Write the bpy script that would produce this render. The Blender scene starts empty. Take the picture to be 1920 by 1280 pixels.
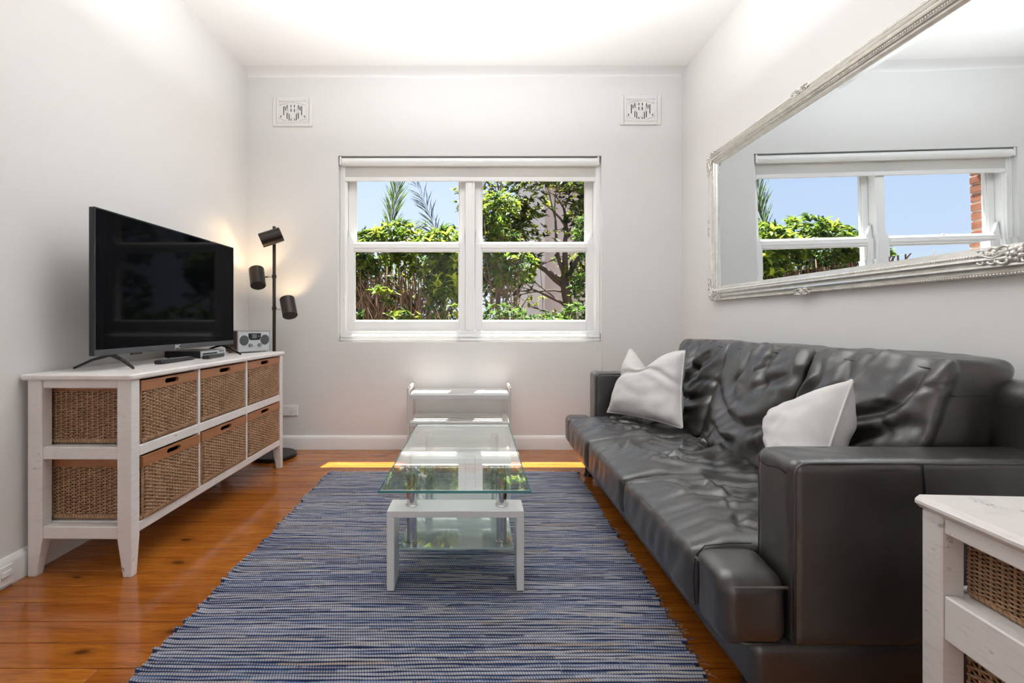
import bpy, math, random
import numpy as np
from mathutils import Vector, Matrix

random.seed(7)
RNG = np.random.default_rng(7)
SC = bpy.context.scene
COL = SC.collection
R = math.radians

# ------------------------------------------------------------------ camera, sky, sun, lights, exposure
FPX = 870.0                      # focal length in pixels of a 1920 px wide frame
cam_d = bpy.data.cameras.new('camera')
cam = bpy.data.objects.new('camera', cam_d)
COL.objects.link(cam)
cam.location = (0, 0, 1.0)
cam.rotation_euler = (R(90), 0, 0)
cam_d.sensor_width = 36
cam_d.lens = 36 * FPX / 1920
cam_d.shift_x = (960 - 892) / 1920
cam_d.shift_y = (603 - 640) / 1920
cam_d.clip_start = 0.02
cam_d.clip_end = 300
SC.camera = cam

SC.view_settings.view_transform = 'Standard'
SC.view_settings.look = 'None'
SC.view_settings.gamma = 1
SC.view_settings.use_curve_mapping = False
SC.view_settings.exposure = 0.0

world = bpy.data.worlds.new('sky')
SC.world = world
world.use_nodes = True
wn = world.node_tree
wn.nodes.clear()
w_tc = wn.nodes.new('ShaderNodeTexCoord')
w_sep = wn.nodes.new('ShaderNodeSeparateXYZ')
w_ramp = wn.nodes.new('ShaderNodeValToRGB')
w_bg = wn.nodes.new('ShaderNodeBackground')
w_out = wn.nodes.new('ShaderNodeOutputWorld')
wn.links.new(w_tc.outputs['Generated'], w_sep.inputs[0])
wn.links.new(w_sep.outputs['Z'], w_ramp.inputs[0])
wn.links.new(w_ramp.outputs[0], w_bg.inputs[0])
wn.links.new(w_bg.outputs[0], w_out.inputs[0])
cr = w_ramp.color_ramp
cr.elements[0].position = 0.0
cr.elements[0].color = (0.72, 0.82, 0.97, 1)
cr.elements[1].position = 1.0
cr.elements[1].color = (0.22, 0.40, 0.90, 1)
e = cr.elements.new(0.30)
e.color = (0.57, 0.71, 0.97, 1)
w_bg.inputs['Strength'].default_value = 1.22

SUN_TAN = 2.55
sun_d = bpy.data.lights.new('sun', 'SUN')
sun_d.energy = 40.0
sun_d.angle = R(0.5)
sun_d.color = (1.0, 0.95, 0.86)
sun = bpy.data.objects.new('sun', sun_d)
COL.objects.link(sun)
sun_dir = Vector((-0.19, -1.0, -SUN_TAN)).normalized()
sun.rotation_euler = sun_dir.to_track_quat('-Z', 'Y').to_euler()
sun.location = (2, 9, 12)


def area_light(name, loc, target, sx, sy, power, color):
    d = bpy.data.lights.new(name, 'AREA')
    d.shape = 'RECTANGLE'
    d.size, d.size_y, d.energy, d.color = sx, sy, power, color
    o = bpy.data.objects.new(name, d)
    COL.objects.link(o)
    o.location = loc
    o.rotation_euler = (Vector(target) - Vector(loc)).to_track_quat('-Z', 'Y').to_euler()
    return o


# added fill lights, unseen: one at the rear wall, one facing the ceiling
area_light('rear_fill_light', (-0.1, -2.55, 1.35), (-0.1, 3.0, 1.25), 2.4, 2.2, 23, (0.97, 0.985, 1.0))
area_light('ceiling_bounce_fill', (-0.05, 1.9, 2.36), (-0.05, 1.901, 2.95), 2.0, 1.3, 66, (0.97, 0.985, 1.0))

# ------------------------------------------------------------------ helpers


def tag(o, label=None, cat=None, group=None, kind=None):
    if label:
        o['label'] = label
    if cat:
        o['category'] = cat
    if group:
        o['group'] = group
    if kind:
        o['kind'] = kind
    return o


def empty(name, loc=(0, 0, 0), rz=0.0, ry=0.0, parent=None):
    o = bpy.data.objects.new(name, None)
    o.empty_display_size = 0.05
    COL.objects.link(o)
    o.location = loc
    o.rotation_euler = (0, ry, rz)
    if parent:
        o.parent = parent
    return o


def root_of(o):
    while o.parent:
        o = o.parent
    return o


def copy_tree(o, parent=None):
    c = o.copy()
    COL.objects.link(c)
    if parent is not None:
        c.parent = parent
    for ch in list(o.children):
        copy_tree(ch, c)
    return c


class MB:
    """collects polygons and links them as one mesh object"""

    def __init__(self):
        self.v, self.f = [], []

    def add(self, verts, faces):
        o = len(self.v)
        self.v.extend([tuple(map(float, p)) for p in verts])
        self.f.extend([tuple(i + o for i in q) for q in faces])
        return self

    def hexa(self, p):
        """eight corners: four below, four above, both counter-clockwise seen from above"""
        return self.add(p, [(3, 2, 1, 0), (4, 5, 6, 7), (0, 1, 5, 4), (1, 2, 6, 5), (2, 3, 7, 6), (3, 0, 4, 7)])

    def box(self, x0, x1, y0, y1, z0, z1):
        return self.hexa([(x0, y0, z0), (x1, y0, z0), (x1, y1, z0), (x0, y1, z0),
                          (x0, y0, z1), (x1, y0, z1), (x1, y1, z1), (x0, y1, z1)])

    def cbox(self, x0, x1, y0, y1, z0, z1, c=0.003):
        """box with chamfered edges"""
        c = min(c, (x1 - x0) * .45, (y1 - y0) * .45, (z1 - z0) * .45)
        X, Y, Z = (x0, x1), (y0, y1), (z0, z1)
        vs, idx = [], {}
        for i in (0, 1):
            for j in (0, 1):
                for k in (0, 1):
                    p = (X[i], Y[j], Z[k])
                    s = (c if i == 0 else -c, c if j == 0 else -c, c if k == 0 else -c)
                    for a in range(3):
                        q = [p[n] + (0 if n == a else s[n]) for n in range(3)]
                        idx[(i, j, k, a)] = len(vs)
                        vs.append(q)
        fs = []
        for a in range(3):
            b, d = (a + 1) % 3, (a + 2) % 3
            for s in (0, 1):
                ring = []
                for (u, w) in ((0, 0), (1, 0), (1, 1), (0, 1)):
                    key = [0, 0, 0]
                    key[a], key[b], key[d] = s, u, w
                    ring.append(idx[(key[0], key[1], key[2], a)])
                fs.append(tuple(ring if s else ring[::-1]))
        for a in range(3):
            b, d = (a + 1) % 3, (a + 2) % 3
            for u in (0, 1):
                for w in (0, 1):
                    k0, k1 = [0, 0, 0], [0, 0, 0]
                    k0[a], k1[a] = 0, 1
                    k0[b] = k1[b] = u
                    k0[d] = k1[d] = w
                    q = [idx[(*k0, b)], idx[(*k1, b)], idx[(*k1, d)], idx[(*k0, d)]]
                    fs.append(tuple(q if (u ^ w) == 0 else q[::-1]))
        for i in (0, 1):
            for j in (0, 1):
                for k in (0, 1):
                    t = [idx[(i, j, k, a)] for a in range(3)]
                    fs.append(tuple(t if (i + j + k) % 2 else t[::-1]))
        return self.add(vs, fs)

    def tube(self, path, r, n=8, caps=True, closed=False, flat=1.0):
        path = [Vector(p) for p in path]
        m = len(path)
        rr = r if hasattr(r, '__len__') else [r] * m
        vs, fs = [], []
        prev = None
        for i, p in enumerate(path):
            if closed:
                t = path[(i + 1) % m] - path[i - 1]
            else:
                t = path[min(i + 1, m - 1)] - path[max(i - 1, 0)]
            if t.length < 1e-9:
                t = Vector((0, 0, 1))
            t.normalize()
            if prev is None:
                up = Vector((0, 0, 1)) if abs(t.z) < .9 else Vector((1, 0, 0))
                a = t.cross(up).normalized()
            else:
                a = prev - t * prev.dot(t)
                a = a.normalized() if a.length > 1e-6 else t.orthogonal().normalized()
            prev = a
            b = t.cross(a)
            for k in range(n):
                an = 2 * math.pi * k / n
                vs.append(p + a * (math.cos(an) * rr[i]) + b * (math.sin(an) * rr[i] * flat))
        seg = m if closed else m - 1
        for i in range(seg):
            for k in range(n):
                a0, a1 = i * n + k, i * n + (k + 1) % n
                b0, b1 = ((i + 1) % m) * n + k, ((i + 1) % m) * n + (k + 1) % n
                fs.append((a0, a1, b1, b0))
        if caps and not closed:
            fs.append(tuple(range(n))[::-1])
            fs.append(tuple((m - 1) * n + k for k in range(n)))
        return self.add(vs, fs)

    def lathe(self, prof, origin=(0, 0, 0), axis=(0, 0, 1), n=24):
        """profile of (radius, height) pairs turned about an axis"""
        q = Vector((0, 0, 1)).rotation_difference(Vector(axis).normalized())
        o = Vector(origin)
        vs, fs = [], []
        for (r, h) in prof:
            for k in range(n):
                a = 2 * math.pi * k / n
                vs.append(o + q @ Vector((math.cos(a) * r, math.sin(a) * r, h)))
        for i in range(len(prof) - 1):
            for k in range(n):
                fs.append((i * n + k, i * n + (k + 1) % n, (i + 1) * n + (k + 1) % n, (i + 1) * n + k))
        if prof[0][0] > 1e-6:
            fs.append(tuple(range(n))[::-1])
        if prof[-1][0] > 1e-6:
            fs.append(tuple((len(prof) - 1) * n + k for k in range(n)))
        return self.add(vs, fs)

    def ball(self, c, r, n=10, m=6, rot=None):
        r = r if hasattr(r, '__len__') else (r, r, r)
        vs, fs = [], []
        for i in range(m + 1):
            th = math.pi * i / m
            for k in range(n):
                ph = 2 * math.pi * k / n
                p = Vector((r[0] * math.sin(th) * math.cos(ph), r[1] * math.sin(th) * math.sin(ph), r[2] * math.cos(th)))
                if rot:
                    p = rot @ p
                vs.append(Vector(c) + p)
        for i in range(m):
            for k in range(n):
                fs.append((i * n + k, (i + 1) * n + k, (i + 1) * n + (k + 1) % n, i * n + (k + 1) % n))
        return self.add(vs, fs)

    def extrude(self, pts, d):
        """closed outline of 3-D points pushed along d"""
        n = len(pts)
        d = Vector(d)
        vs = [Vector(p) for p in pts] + [Vector(p) + d for p in pts]
        fs = [tuple(range(n))[::-1], tuple(range(n, 2 * n))]
        fs += [(i, (i + 1) % n, n + (i + 1) % n, n + i) for i in range(n)]
        return self.add(vs, fs)

    def build(self, name, mat, parent=None, smooth=False, local=False, bevel=0.0, kind=None):
        me = bpy.data.meshes.new(name)
        me.from_pydata(self.v, [], self.f)
        o = finish(me, name, mat, parent, smooth, local, kind)
        if bevel:
            b = o.modifiers.new('edge_rounding', 'BEVEL')
            b.width, b.segments, b.limit_method, b.angle_limit = bevel, 2, 'ANGLE', R(40)
        return o


def finish(me, name, mat, parent=None, smooth=False, local=False, kind=None):
    o = bpy.data.objects.new(name, me)
    COL.objects.link(o)
    if parent is not None:
        o.parent = parent
        if not local:
            rt = root_of(parent)
            m = Matrix.LocRotScale(rt.location, rt.rotation_euler, None).inverted()
            me.transform(m)
    if mat:
        me.materials.append(mat)
    me.validate(clean_customdata=False)
    if smooth:
        me.polygons.foreach_set('use_smooth', [True] * len(me.polygons))
        if smooth is not True:
            me.set_sharp_from_angle(angle=R(smooth))
    me.update()
    if kind:
        o['kind'] = kind
    return o


def np_mesh(name, V, F, mat, parent=None, smooth=True, local=False, kind=None, colors=None, uv=None):
    """arrays -> mesh object; colors per vertex, uv per vertex"""
    V = np.asarray(V, dtype=np.float32)
    F = np.asarray(F, dtype=np.int32)
    me = bpy.data.meshes.new(name)
    k = F.shape[1]
    me.vertices.add(len(V))
    me.vertices.foreach_set('co', V.ravel())
    me.loops.add(F.size)
    me.loops.foreach_set('vertex_index', F.ravel())
    me.polygons.add(len(F))
    me.polygons.foreach_set('loop_start', np.arange(0, F.size, k, dtype=np.int32))
    me.polygons.foreach_set('loop_total', np.full(len(F), k, dtype=np.int32))
    me.update(calc_edges=True)
    if colors is not None:
        ca = me.color_attributes.new('tint', 'FLOAT_COLOR', 'POINT')
        c4 = np.ones((len(V), 4), dtype=np.float32)
        c4[:, :3] = colors
        ca.data.foreach_set('color', c4.ravel())
    if uv is not None:
        ul = me.uv_layers.new(name='weave')
        ul.data.foreach_set('uv', np.asarray(uv, dtype=np.float32)[F.ravel()].ravel())
    return finish(me, name, mat, parent, smooth, local, kind)


# ---- noise on arrays
_PERM = RNG.permutation(512)
_PERM = np.concatenate([_PERM, _PERM, _PERM])
_GR = RNG.normal(size=(512, 3))
_GR /= np.linalg.norm(_GR, axis=1)[:, None]


def noise3(x, y, z=0.0):
    x, y, z = np.broadcast_arrays(np.asarray(x, float), np.asarray(y, float), np.asarray(z, float))
    xi, yi, zi = np.floor(x).astype(int), np.floor(y).astype(int), np.floor(z).astype(int)
    xf, yf, zf = x - xi, y - yi, z - zi
    fade = lambda t: t * t * t * (t * (t * 6 - 15) + 10)
    u, v, w = fade(xf), fade(yf), fade(zf)
    out = 0
    for i in (0, 1):
        for j in (0, 1):
            for k in (0, 1):
                h = _PERM[(_PERM[(_PERM[(xi + i) & 511] + yi + j) & 511] + zi + k) & 511]
                g = _GR[h]
                d = g[..., 0] * (xf - i) + g[..., 1] * (yf - j) + g[..., 2] * (zf - k)
                out = out + d * (u if i else 1 - u) * (v if j else 1 - v) * (w if k else 1 - w)
    return out * 1.6


def sstep(a, b, x):
    t = np.clip((x - a) / (b - a), 0, 1)
    return t * t * (3 - 2 * t)


# ------------------------------------------------------------------ materials


def new_mat(name):
    m = bpy.data.materials.new(name)
    m.use_nodes = True
    nt = m.node_tree
    return m, nt, nt.nodes['Principled BSDF'], nt.nodes['Material Output']


def node(nt, typ, **kw):
    n = nt.nodes.new(typ)
    for k, v in kw.items():
        if k.startswith('_'):
            setattr(n, k[1:], v)
        else:
            key = k.replace('__', ' ')
            if isinstance(v, bpy.types.NodeSocket):
                nt.links.new(v, n.inputs[key])
            else:
                n.inputs[key].default_value = v
    return n


def mixc(nt, fac, a, b, blend='MIX'):
    n = nt.nodes.new('ShaderNodeMix')
    n.data_type = 'RGBA'
    n.blend_type = blend
    for i, v in ((0, fac), (6, a), (7, b)):
        sock = n.inputs[i]
        if isinstance(v, bpy.types.NodeSocket):
            nt.links.new(v, sock)
        elif i == 0:
            sock.default_value = v
        else:
            sock.default_value = (*v[:3], 1)
    return n.outputs[2]


def ramp(nt, fac, stops):
    n = nt.nodes.new('ShaderNodeValToRGB')
    nt.links.new(fac, n.inputs[0])
    r = n.color_ramp
    while len(r.elements) < len(stops):
        r.elements.new(0.5)
    for el, (p, c) in zip(r.elements, stops):
        el.position = p
        el.color = (*c, 1) if hasattr(c, '__len__') else (c, c, c, 1)
    return n.outputs[0]


def coords(nt, scale=(1, 1, 1), out='Object', rand=False):
    tc = nt.nodes.new('ShaderNodeTexCoord')
    mp = nt.nodes.new('ShaderNodeMapping')
    nt.links.new(tc.outputs[out], mp.inputs[0])
    mp.inputs['Scale'].default_value = scale
    if rand:
        oi = nt.nodes.new('ShaderNodeObjectInfo')
        vm = nt.nodes.new('ShaderNodeVectorMath')
        vm.operation = 'SCALE'
        vm.inputs[0].default_value = (37.0, 91.0, 13.0)
        nt.links.new(oi.outputs['Random'], vm.inputs['Scale'])
        nt.links.new(vm.outputs[0], mp.inputs['Location'])
        return mp.outputs[0], oi.outputs['Random']
    return mp.outputs[0]


def bump(nt, bsdf, height, strength=0.2, dist=0.01):
    b = nt.nodes.new('ShaderNodeBump')
    b.inputs['Strength'].default_value = strength
    b.inputs['Distance'].default_value = dist
    nt.links.new(height, b.inputs['Height'])
    nt.links.new(b.outputs[0], bsdf.inputs['Normal'])


def plain(name, col, rough=0.5, metal=0.0, grain=0.0, gscale=60, spec=0.5, vary=0.0):
    m, nt, b, _ = new_mat(name)
    b.inputs['Base Color'].default_value = (*col, 1)
    b.inputs['Roughness'].default_value = rough
    b.inputs['Metallic'].default_value = metal
    b.inputs['Specular IOR Level'].default_value = spec
    if grain or vary:
        n = node(nt, 'ShaderNodeTexNoise', Vector=coords(nt), Scale=gscale, Detail=5.0)
        if grain:
            bump(nt, b, n.outputs[0], grain, 0.003)
        if vary:
            n2 = node(nt, 'ShaderNodeTexNoise', Vector=coords(nt), Scale=gscale * .2, Detail=4.0)
            c = mixc(nt, n2.outputs[0], [c * (1 - vary) for c in col], [min(1, c * (1 + vary)) for c in col])
            nt.links.new(c, b.inputs['Base Color'])
    return m


M = {}
M['wall'] = plain('wall_paint', (0.745, 0.735, 0.72), 0.75, grain=0.10, gscale=110, spec=0.25)
M['ceiling'] = plain('ceiling_paint', (0.93, 0.925, 0.915), 0.8, grain=0.05, gscale=60, spec=0.2)
M['cove'] = plain('cove_shade_paint', (0.86, 0.855, 0.845), 0.8, spec=0.2)  # ceiling white lowered to stand for the shade along the cove
M['gloss_white'] = plain('gloss_white_paint', (0.85, 0.845, 0.835), 0.28, grain=0.03, gscale=40)
M['plaster'] = plain('plaster_white', (0.76, 0.75, 0.735), 0.6)
M['white_lam'] = plain('white_laminate', (0.80, 0.79, 0.775), 0.18)
M['rack_white_shaded'] = plain('backlit_white_paint', (0.60, 0.59, 0.575), 0.35)  # white paint darkened to stand for the rack's backlit shade
M['white_plastic'] = plain('white_plastic', (0.82, 0.82, 0.81), 0.35)
M['chrome'] = plain('chrome', (0.62, 0.60, 0.58), 0.10, 1.0)
M['black_plastic'] = plain('black_plastic', (0.012, 0.012, 0.014), 0.35)
M['black_gloss'] = plain('black_gloss_plastic', (0.01, 0.01, 0.012), 0.12)
M['bezel'] = plain('dark_grey_bezel', (0.075, 0.08, 0.088), 0.3, 0.5)
M['screen'] = plain('screen_glass', (0.002, 0.002, 0.003), 0.05, spec=0.035)
M['lamp_metal'] = plain('bronze_black_metal', (0.045, 0.038, 0.034), 0.36, 0.75)
M['dark'] = plain('dark_void', (0.01, 0.009, 0.008), 0.9)
M['silver_plastic'] = plain('silver_plastic', (0.55, 0.57, 0.59), 0.3, 0.35)
M['grey_cloth'] = plain('speaker_cloth', (0.07, 0.075, 0.08), 0.7, grain=.4, gscale=500)
M['walnut'] = plain('walnut_veneer', (0.085, 0.032, 0.02), 0.35, vary=.4, gscale=80)
M['button'] = plain('remote_button', (0.25, 0.26, 0.28), 0.5)
M['red'] = plain('red_button', (0.5, 0.05, 0.03), 0.5)
M['teal'] = plain('teal_button', (0.06, 0.35, 0.40), 0.5)
M['logo'] = plain('logo_white', (0.8, 0.8, 0.8), 0.4)
M['lcd'] = plain('grey_display', (0.16, 0.17, 0.18), 0.2)
M['steel'] = plain('brushed_steel', (0.45, 0.45, 0.45), 0.3, 1.0)
M['concrete'] = plain('weathered_render', (0.66, 0.60, 0.54), 0.9, vary=.2, gscale=3)
M['concrete_pink'] = plain('pinkish_render', (0.62, 0.50, 0.43), 0.9, vary=.15, gscale=3)
M['soil'] = plain('garden_soil', (0.10, 0.075, 0.05), 0.95, vary=.3, gscale=4)
M['mortar'] = plain('mortar', (0.45, 0.38, 0.31), 0.95)
M['bark'] = plain('bark', (0.075, 0.052, 0.038), 0.9, grain=.6, gscale=40, vary=.35)
M['stem'] = plain('woody_stem', (0.16, 0.105, 0.07), 0.85, vary=.4, gscale=30)
M['bulb'] = None


def emit_mat(name, col, strength):
    m, nt, b, _ = new_mat(name)
    b.inputs['Base Color'].default_value = (*col, 1)
    b.inputs['Emission Color'].default_value = (*col, 1)
    b.inputs['Emission Strength'].default_value = strength
    return m


M['bulb'] = emit_mat('warm_bulb', (1.0, 0.72, 0.36), 5.0)


def thin_glass(name, tint, rough=0.0, ior=1.5, haze=0.0, haze_col=(.8, .9, .88), boost=1.0):
    m, nt, b, out = new_mat(name)
    nt.nodes.remove(b)
    tr = node(nt, 'ShaderNodeBsdfTransparent', Color=(*tint, 1))
    gl = node(nt, 'ShaderNodeBsdfGlossy', Color=(1, 1, 1, 1), Roughness=rough)
    ge = nt.nodes.new('ShaderNodeNewGeometry')
    io = node(nt, 'ShaderNodeMix')
    nt.links.new(ge.outputs['Backfacing'], io.inputs[0])
    io.inputs[2].default_value = ior
    io.inputs[3].default_value = 1.0 / ior
    fr = node(nt, 'ShaderNodeFresnel')
    nt.links.new(io.outputs[0], fr.inputs['IOR'])
    base = tr.outputs[0]
    if haze:
        df = node(nt, 'ShaderNodeBsdfTranslucent', Color=(*haze_col, 1))
        d2 = node(nt, 'ShaderNodeBsdfDiffuse', Color=(*haze_col, 1))
        ad = node(nt, 'ShaderNodeMixShader', Fac=0.5)
        nt.links.new(df.outputs[0], ad.inputs[1])
        nt.links.new(d2.outputs[0], ad.inputs[2])
        mh = node(nt, 'ShaderNodeMixShader', Fac=haze)
        nt.links.new(base, mh.inputs[1])
        nt.links.new(ad.outputs[0], mh.inputs[2])
        base = mh.outputs[0]
    fac = fr.outputs[0]
    if boost != 1.0:
        mt = node(nt, 'ShaderNodeMath', _operation='MULTIPLY', _use_clamp=True)
        nt.links.new(fac, mt.inputs[0])
        mt.inputs[1].default_value = boost
        fac = mt.outputs[0]
    mx = node(nt, 'ShaderNodeMixShader')
    nt.links.new(fac, mx.inputs[0])
    nt.links.new(base, mx.inputs[1])
    nt.links.new(gl.outputs[0], mx.inputs[2])
    nt.links.new(mx.outputs[0], out.inputs[0])
    return m


M['pane'] = thin_glass('window_pane_glass', (0.985, 0.99, 0.99), ior=1.18)
M['table_glass'] = thin_glass('clear_table_glass', (0.93, 0.975, 0.96), ior=2.3, haze=0.05, boost=1.45)
M['shelf_glass'] = thin_glass('frosted_shelf_glass', (0.80, 0.90, 0.88), ior=2.2, haze=0.40, haze_col=(.78, .88, .87))
M['glass_edge'] = thin_glass('green_glass_edge', (0.20, 0.55, 0.55), ior=1.5, haze=0.5, haze_col=(.16, .47, .48))
M['sheer'] = thin_glass('sheer_blind_fabric', (0.85, 0.85, 0.84), ior=1.02, haze=0.72, haze_col=(.85, .84, .82))


def painted_worn():
    """white brush paint rubbed through to dark wood here and there"""
    m, nt, b, _ = new_mat('worn_white_paint')
    co = coords(nt)
    n1 = node(nt, 'ShaderNodeTexNoise', Vector=co, Scale=9.0, Detail=6.0, Roughness=0.7)
    n2 = node(nt, 'ShaderNodeTexNoise', Vector=coords(nt, (8, 8, 60)), Scale=2.0, Detail=4.0)
    n3 = node(nt, 'ShaderNodeTexNoise', Vector=co, Scale=48.0, Detail=6.0, Roughness=0.75)
    base = mixc(nt, n1.outputs[0], (0.70, 0.655, 0.625), (0.84, 0.815, 0.79))
    base = mixc(nt, ramp(nt, n2.outputs[0], [(.55, 0), (.8, 0.5)]), base, (0.50, 0.48, 0.50))
    rub = node(nt, 'ShaderNodeMath', _operation='MULTIPLY')
    nt.links.new(ramp(nt, n1.outputs[0], [(.55, 0), (.68, 1)]), rub.inputs[0])
    nt.links.new(ramp(nt, n3.outputs[0], [(.57, 0), (.61, 1)]), rub.inputs[1])
    col = mixc(nt, rub.outputs[0], base, (0.12, 0.075, 0.055))
    nt.links.new(col, b.inputs['Base Color'])
    b.inputs['Roughness'].default_value = 0.42
    bump(nt, b, n3.outputs[0], 0.08, 0.002)
    return m


M['worn_white'] = painted_worn()


def floor_wood():
    m, nt, b, _ = new_mat('varnished_pine')
    co, rnd = coords(nt, (1, 1, 1), rand=True)
    mp = nt.nodes.new('ShaderNodeMapping')
    nt.links.new(co, mp.inputs[0])
    mp.inputs['Scale'].default_value = (1.2, 16, 16)
    warp = node(nt, 'ShaderNodeTexNoise', Vector=co, Scale=5.0, Detail=2.0)
    wv = mixc(nt, 0.06, mp.outputs[0], warp.outputs[1])
    g = node(nt, 'ShaderNodeTexNoise', Vector=wv, Scale=3.0, Detail=7.0, Roughness=0.6, Distortion=0.6)
    fine = node(nt, 'ShaderNodeTexNoise', Vector=wv, Scale=14.0, Detail=4.0)
    mp2 = nt.nodes.new('ShaderNodeMapping')
    nt.links.new(mixc(nt, 0.05, co, warp.outputs[1]), mp2.inputs[0])
    mp2.inputs['Scale'].default_value = (2.4, 5.2, 1)
    vo = node(nt, 'ShaderNodeTexVoronoi', _voronoi_dimensions='2D', Vector=mp2.outputs[0], Scale=1.0)
    c = ramp(nt, g.outputs[0], [(.25, (0.24, 0.066, 0.008)), (.5, (0.40, 0.122, 0.014)), (.75, (0.50, 0.18, 0.024))])
    tone = ramp(nt, rnd, [(0, (0.82, 0.76, 0.70)), (.5, (1, 1, 1)), (1, (1.10, 1.12, 1.05))])
    c = mixc(nt, 1.0, c, tone, 'MULTIPLY')
    c = mixc(nt, ramp(nt, fine.outputs[0], [(.48, 0), (.70, .5)]), c, (0.17, 0.038, 0.005))
    vs = node(nt, 'ShaderNodeSeparateColor', Color=vo.outputs['Color'])
    # each cell its own knot size; about half the cells have none
    ks = node(nt, 'ShaderNodeMapRange')
    nt.links.new(vs.outputs[0], ks.inputs[0])
    ks.inputs[1].default_value, ks.inputs[2].default_value = 0.45, 1.0
    ks.inputs[3].default_value, ks.inputs[4].default_value = 0.02, 1.55
    kd = node(nt, 'ShaderNodeMath', _operation='DIVIDE')
    nt.links.new(vo.outputs['Distance'], kd.inputs[0])
    nt.links.new(ks.outputs[0], kd.inputs[1])
    kn = node(nt, 'ShaderNodeMath', _operation='MULTIPLY_ADD')
    nt.links.new(fine.outputs[0], kn.inputs[0])
    kn.inputs[1].default_value = 0.05
    nt.links.new(kd.outputs[0], kn.inputs[2])
    ring = ramp(nt, kn.outputs[0], [(.03, 1), (.075, .85), (.105, .40), (.24, 0)])
    c = mixc(nt, ring, c, (0.085, 0.022, 0.004))
    nt.links.new(c, b.inputs['Base Color'])
    b.inputs['Roughness'].default_value = 0.15
    b.inputs['Coat Weight'].default_value = 0.3
    b.inputs['Coat Roughness'].default_value = 0.12
    big = node(nt, 'ShaderNodeTexNoise', Vector=co, Scale=9.0, Detail=3.0)
    bump(nt, b, big.outputs[0], 0.10, 0.012)
    return m


M['floor'] = floor_wood()


def wood_rim(name, ca, cb):
    m, nt, b, _ = new_mat(name)
    g = node(nt, 'ShaderNodeTexNoise', Vector=coords(nt, (9, 2.0, 30)), Scale=3.0, Detail=6.0, Distortion=0.5)
    nt.links.new(mixc(nt, g.outputs[0], ca, cb), b.inputs['Base Color'])
    b.inputs['Roughness'].default_value = 0.38
    return m


M['rim'] = wood_rim('orange_brown_wood', (0.27, 0.10, 0.035), (0.46, 0.20, 0.085))


def wicker():
    m, nt, b, _ = new_mat('wicker')
    co = coords(nt)
    n1 = node(nt, 'ShaderNodeTexNoise', Vector=co, Scale=20.0, Detail=3.0)
    n2 = node(nt, 'ShaderNodeTexNoise', Vector=coords(nt, (30, 30, 320)), Scale=1.0, Detail=2.0)
    c = mixc(nt, n1.outputs[0], (0.31, 0.16, 0.075), (0.68, 0.45, 0.27))
    c = mixc(nt, ramp(nt, n2.outputs[0], [(.45, 0), (.75, .6)]), c, (0.16, 0.07, 0.03))
    nt.links.new(c, b.inputs['Base Color'])
    b.inputs['Roughness'].default_value = 0.5
    return m


M['wicker'] = wicker()
M['wicker_shade_lining'] = plain('shade_dark_wicker', (0.06, 0.028, 0.014), 0.8)


def leather():
    m, nt, b, _ = new_mat('charcoal_leather')
    co = coords(nt)
    v = node(nt, 'ShaderNodeTexVoronoi', Vector=co, Scale=260.0, _feature='DISTANCE_TO_EDGE')
    n = node(nt, 'ShaderNodeTexNoise', Vector=co, Scale=14.0, Detail=6.0)
    n2 = node(nt, 'ShaderNodeTexNoise', Vector=co, Scale=4.0, Detail=3.0)
    c = mixc(nt, n2.outputs[0], (0.0125, 0.0105, 0.0095), (0.023, 0.020, 0.018))
    nt.links.new(c, b.inputs['Base Color'])
    nt.links.new(ramp(nt, n.outputs[0], [(.3, .32), (.7, .46)]), b.inputs['Roughness'])
    b.inputs['Specular IOR Level'].default_value = 0.9
    b.inputs['Coat Weight'].default_value = 0.8
    b.inputs['Coat Roughness'].default_value = 0.36
    h = node(nt, 'ShaderNodeMath', _operation='MULTIPLY_ADD')
    nt.links.new(v.outputs[0], h.inputs[0])
    h.inputs[1].default_value = 0.5
    nt.links.new(n.outputs[0], h.inputs[2])
    bump(nt, b, h.outputs[0], 0.22, 0.006)
    return m


M['leather'] = leather()
M['thread'] = plain('seam_thread', (0.10, 0.095, 0.09), 0.5)


def linen():
    m, nt, b, _ = new_mat('off_white_linen')
    a = node(nt, 'ShaderNodeTexWave', Vector=coords(nt), Scale=160.0, Distortion=1.5)
    n = node(nt, 'ShaderNodeTexNoise', Vector=coords(nt), Scale=30.0, Detail=5.0)
    nt.links.new(mixc(nt, n.outputs[0], (0.60, 0.585, 0.565), (0.70, 0.69, 0.67)), b.inputs['Base Color'])
    b.inputs['Roughness'].default_value = 0.9
    b.inputs['Specular IOR Level'].default_value = 0.1
    bump(nt, b, a.outputs[0], 0.08, 0.001)
    return m


M['linen'] = linen()


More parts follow.
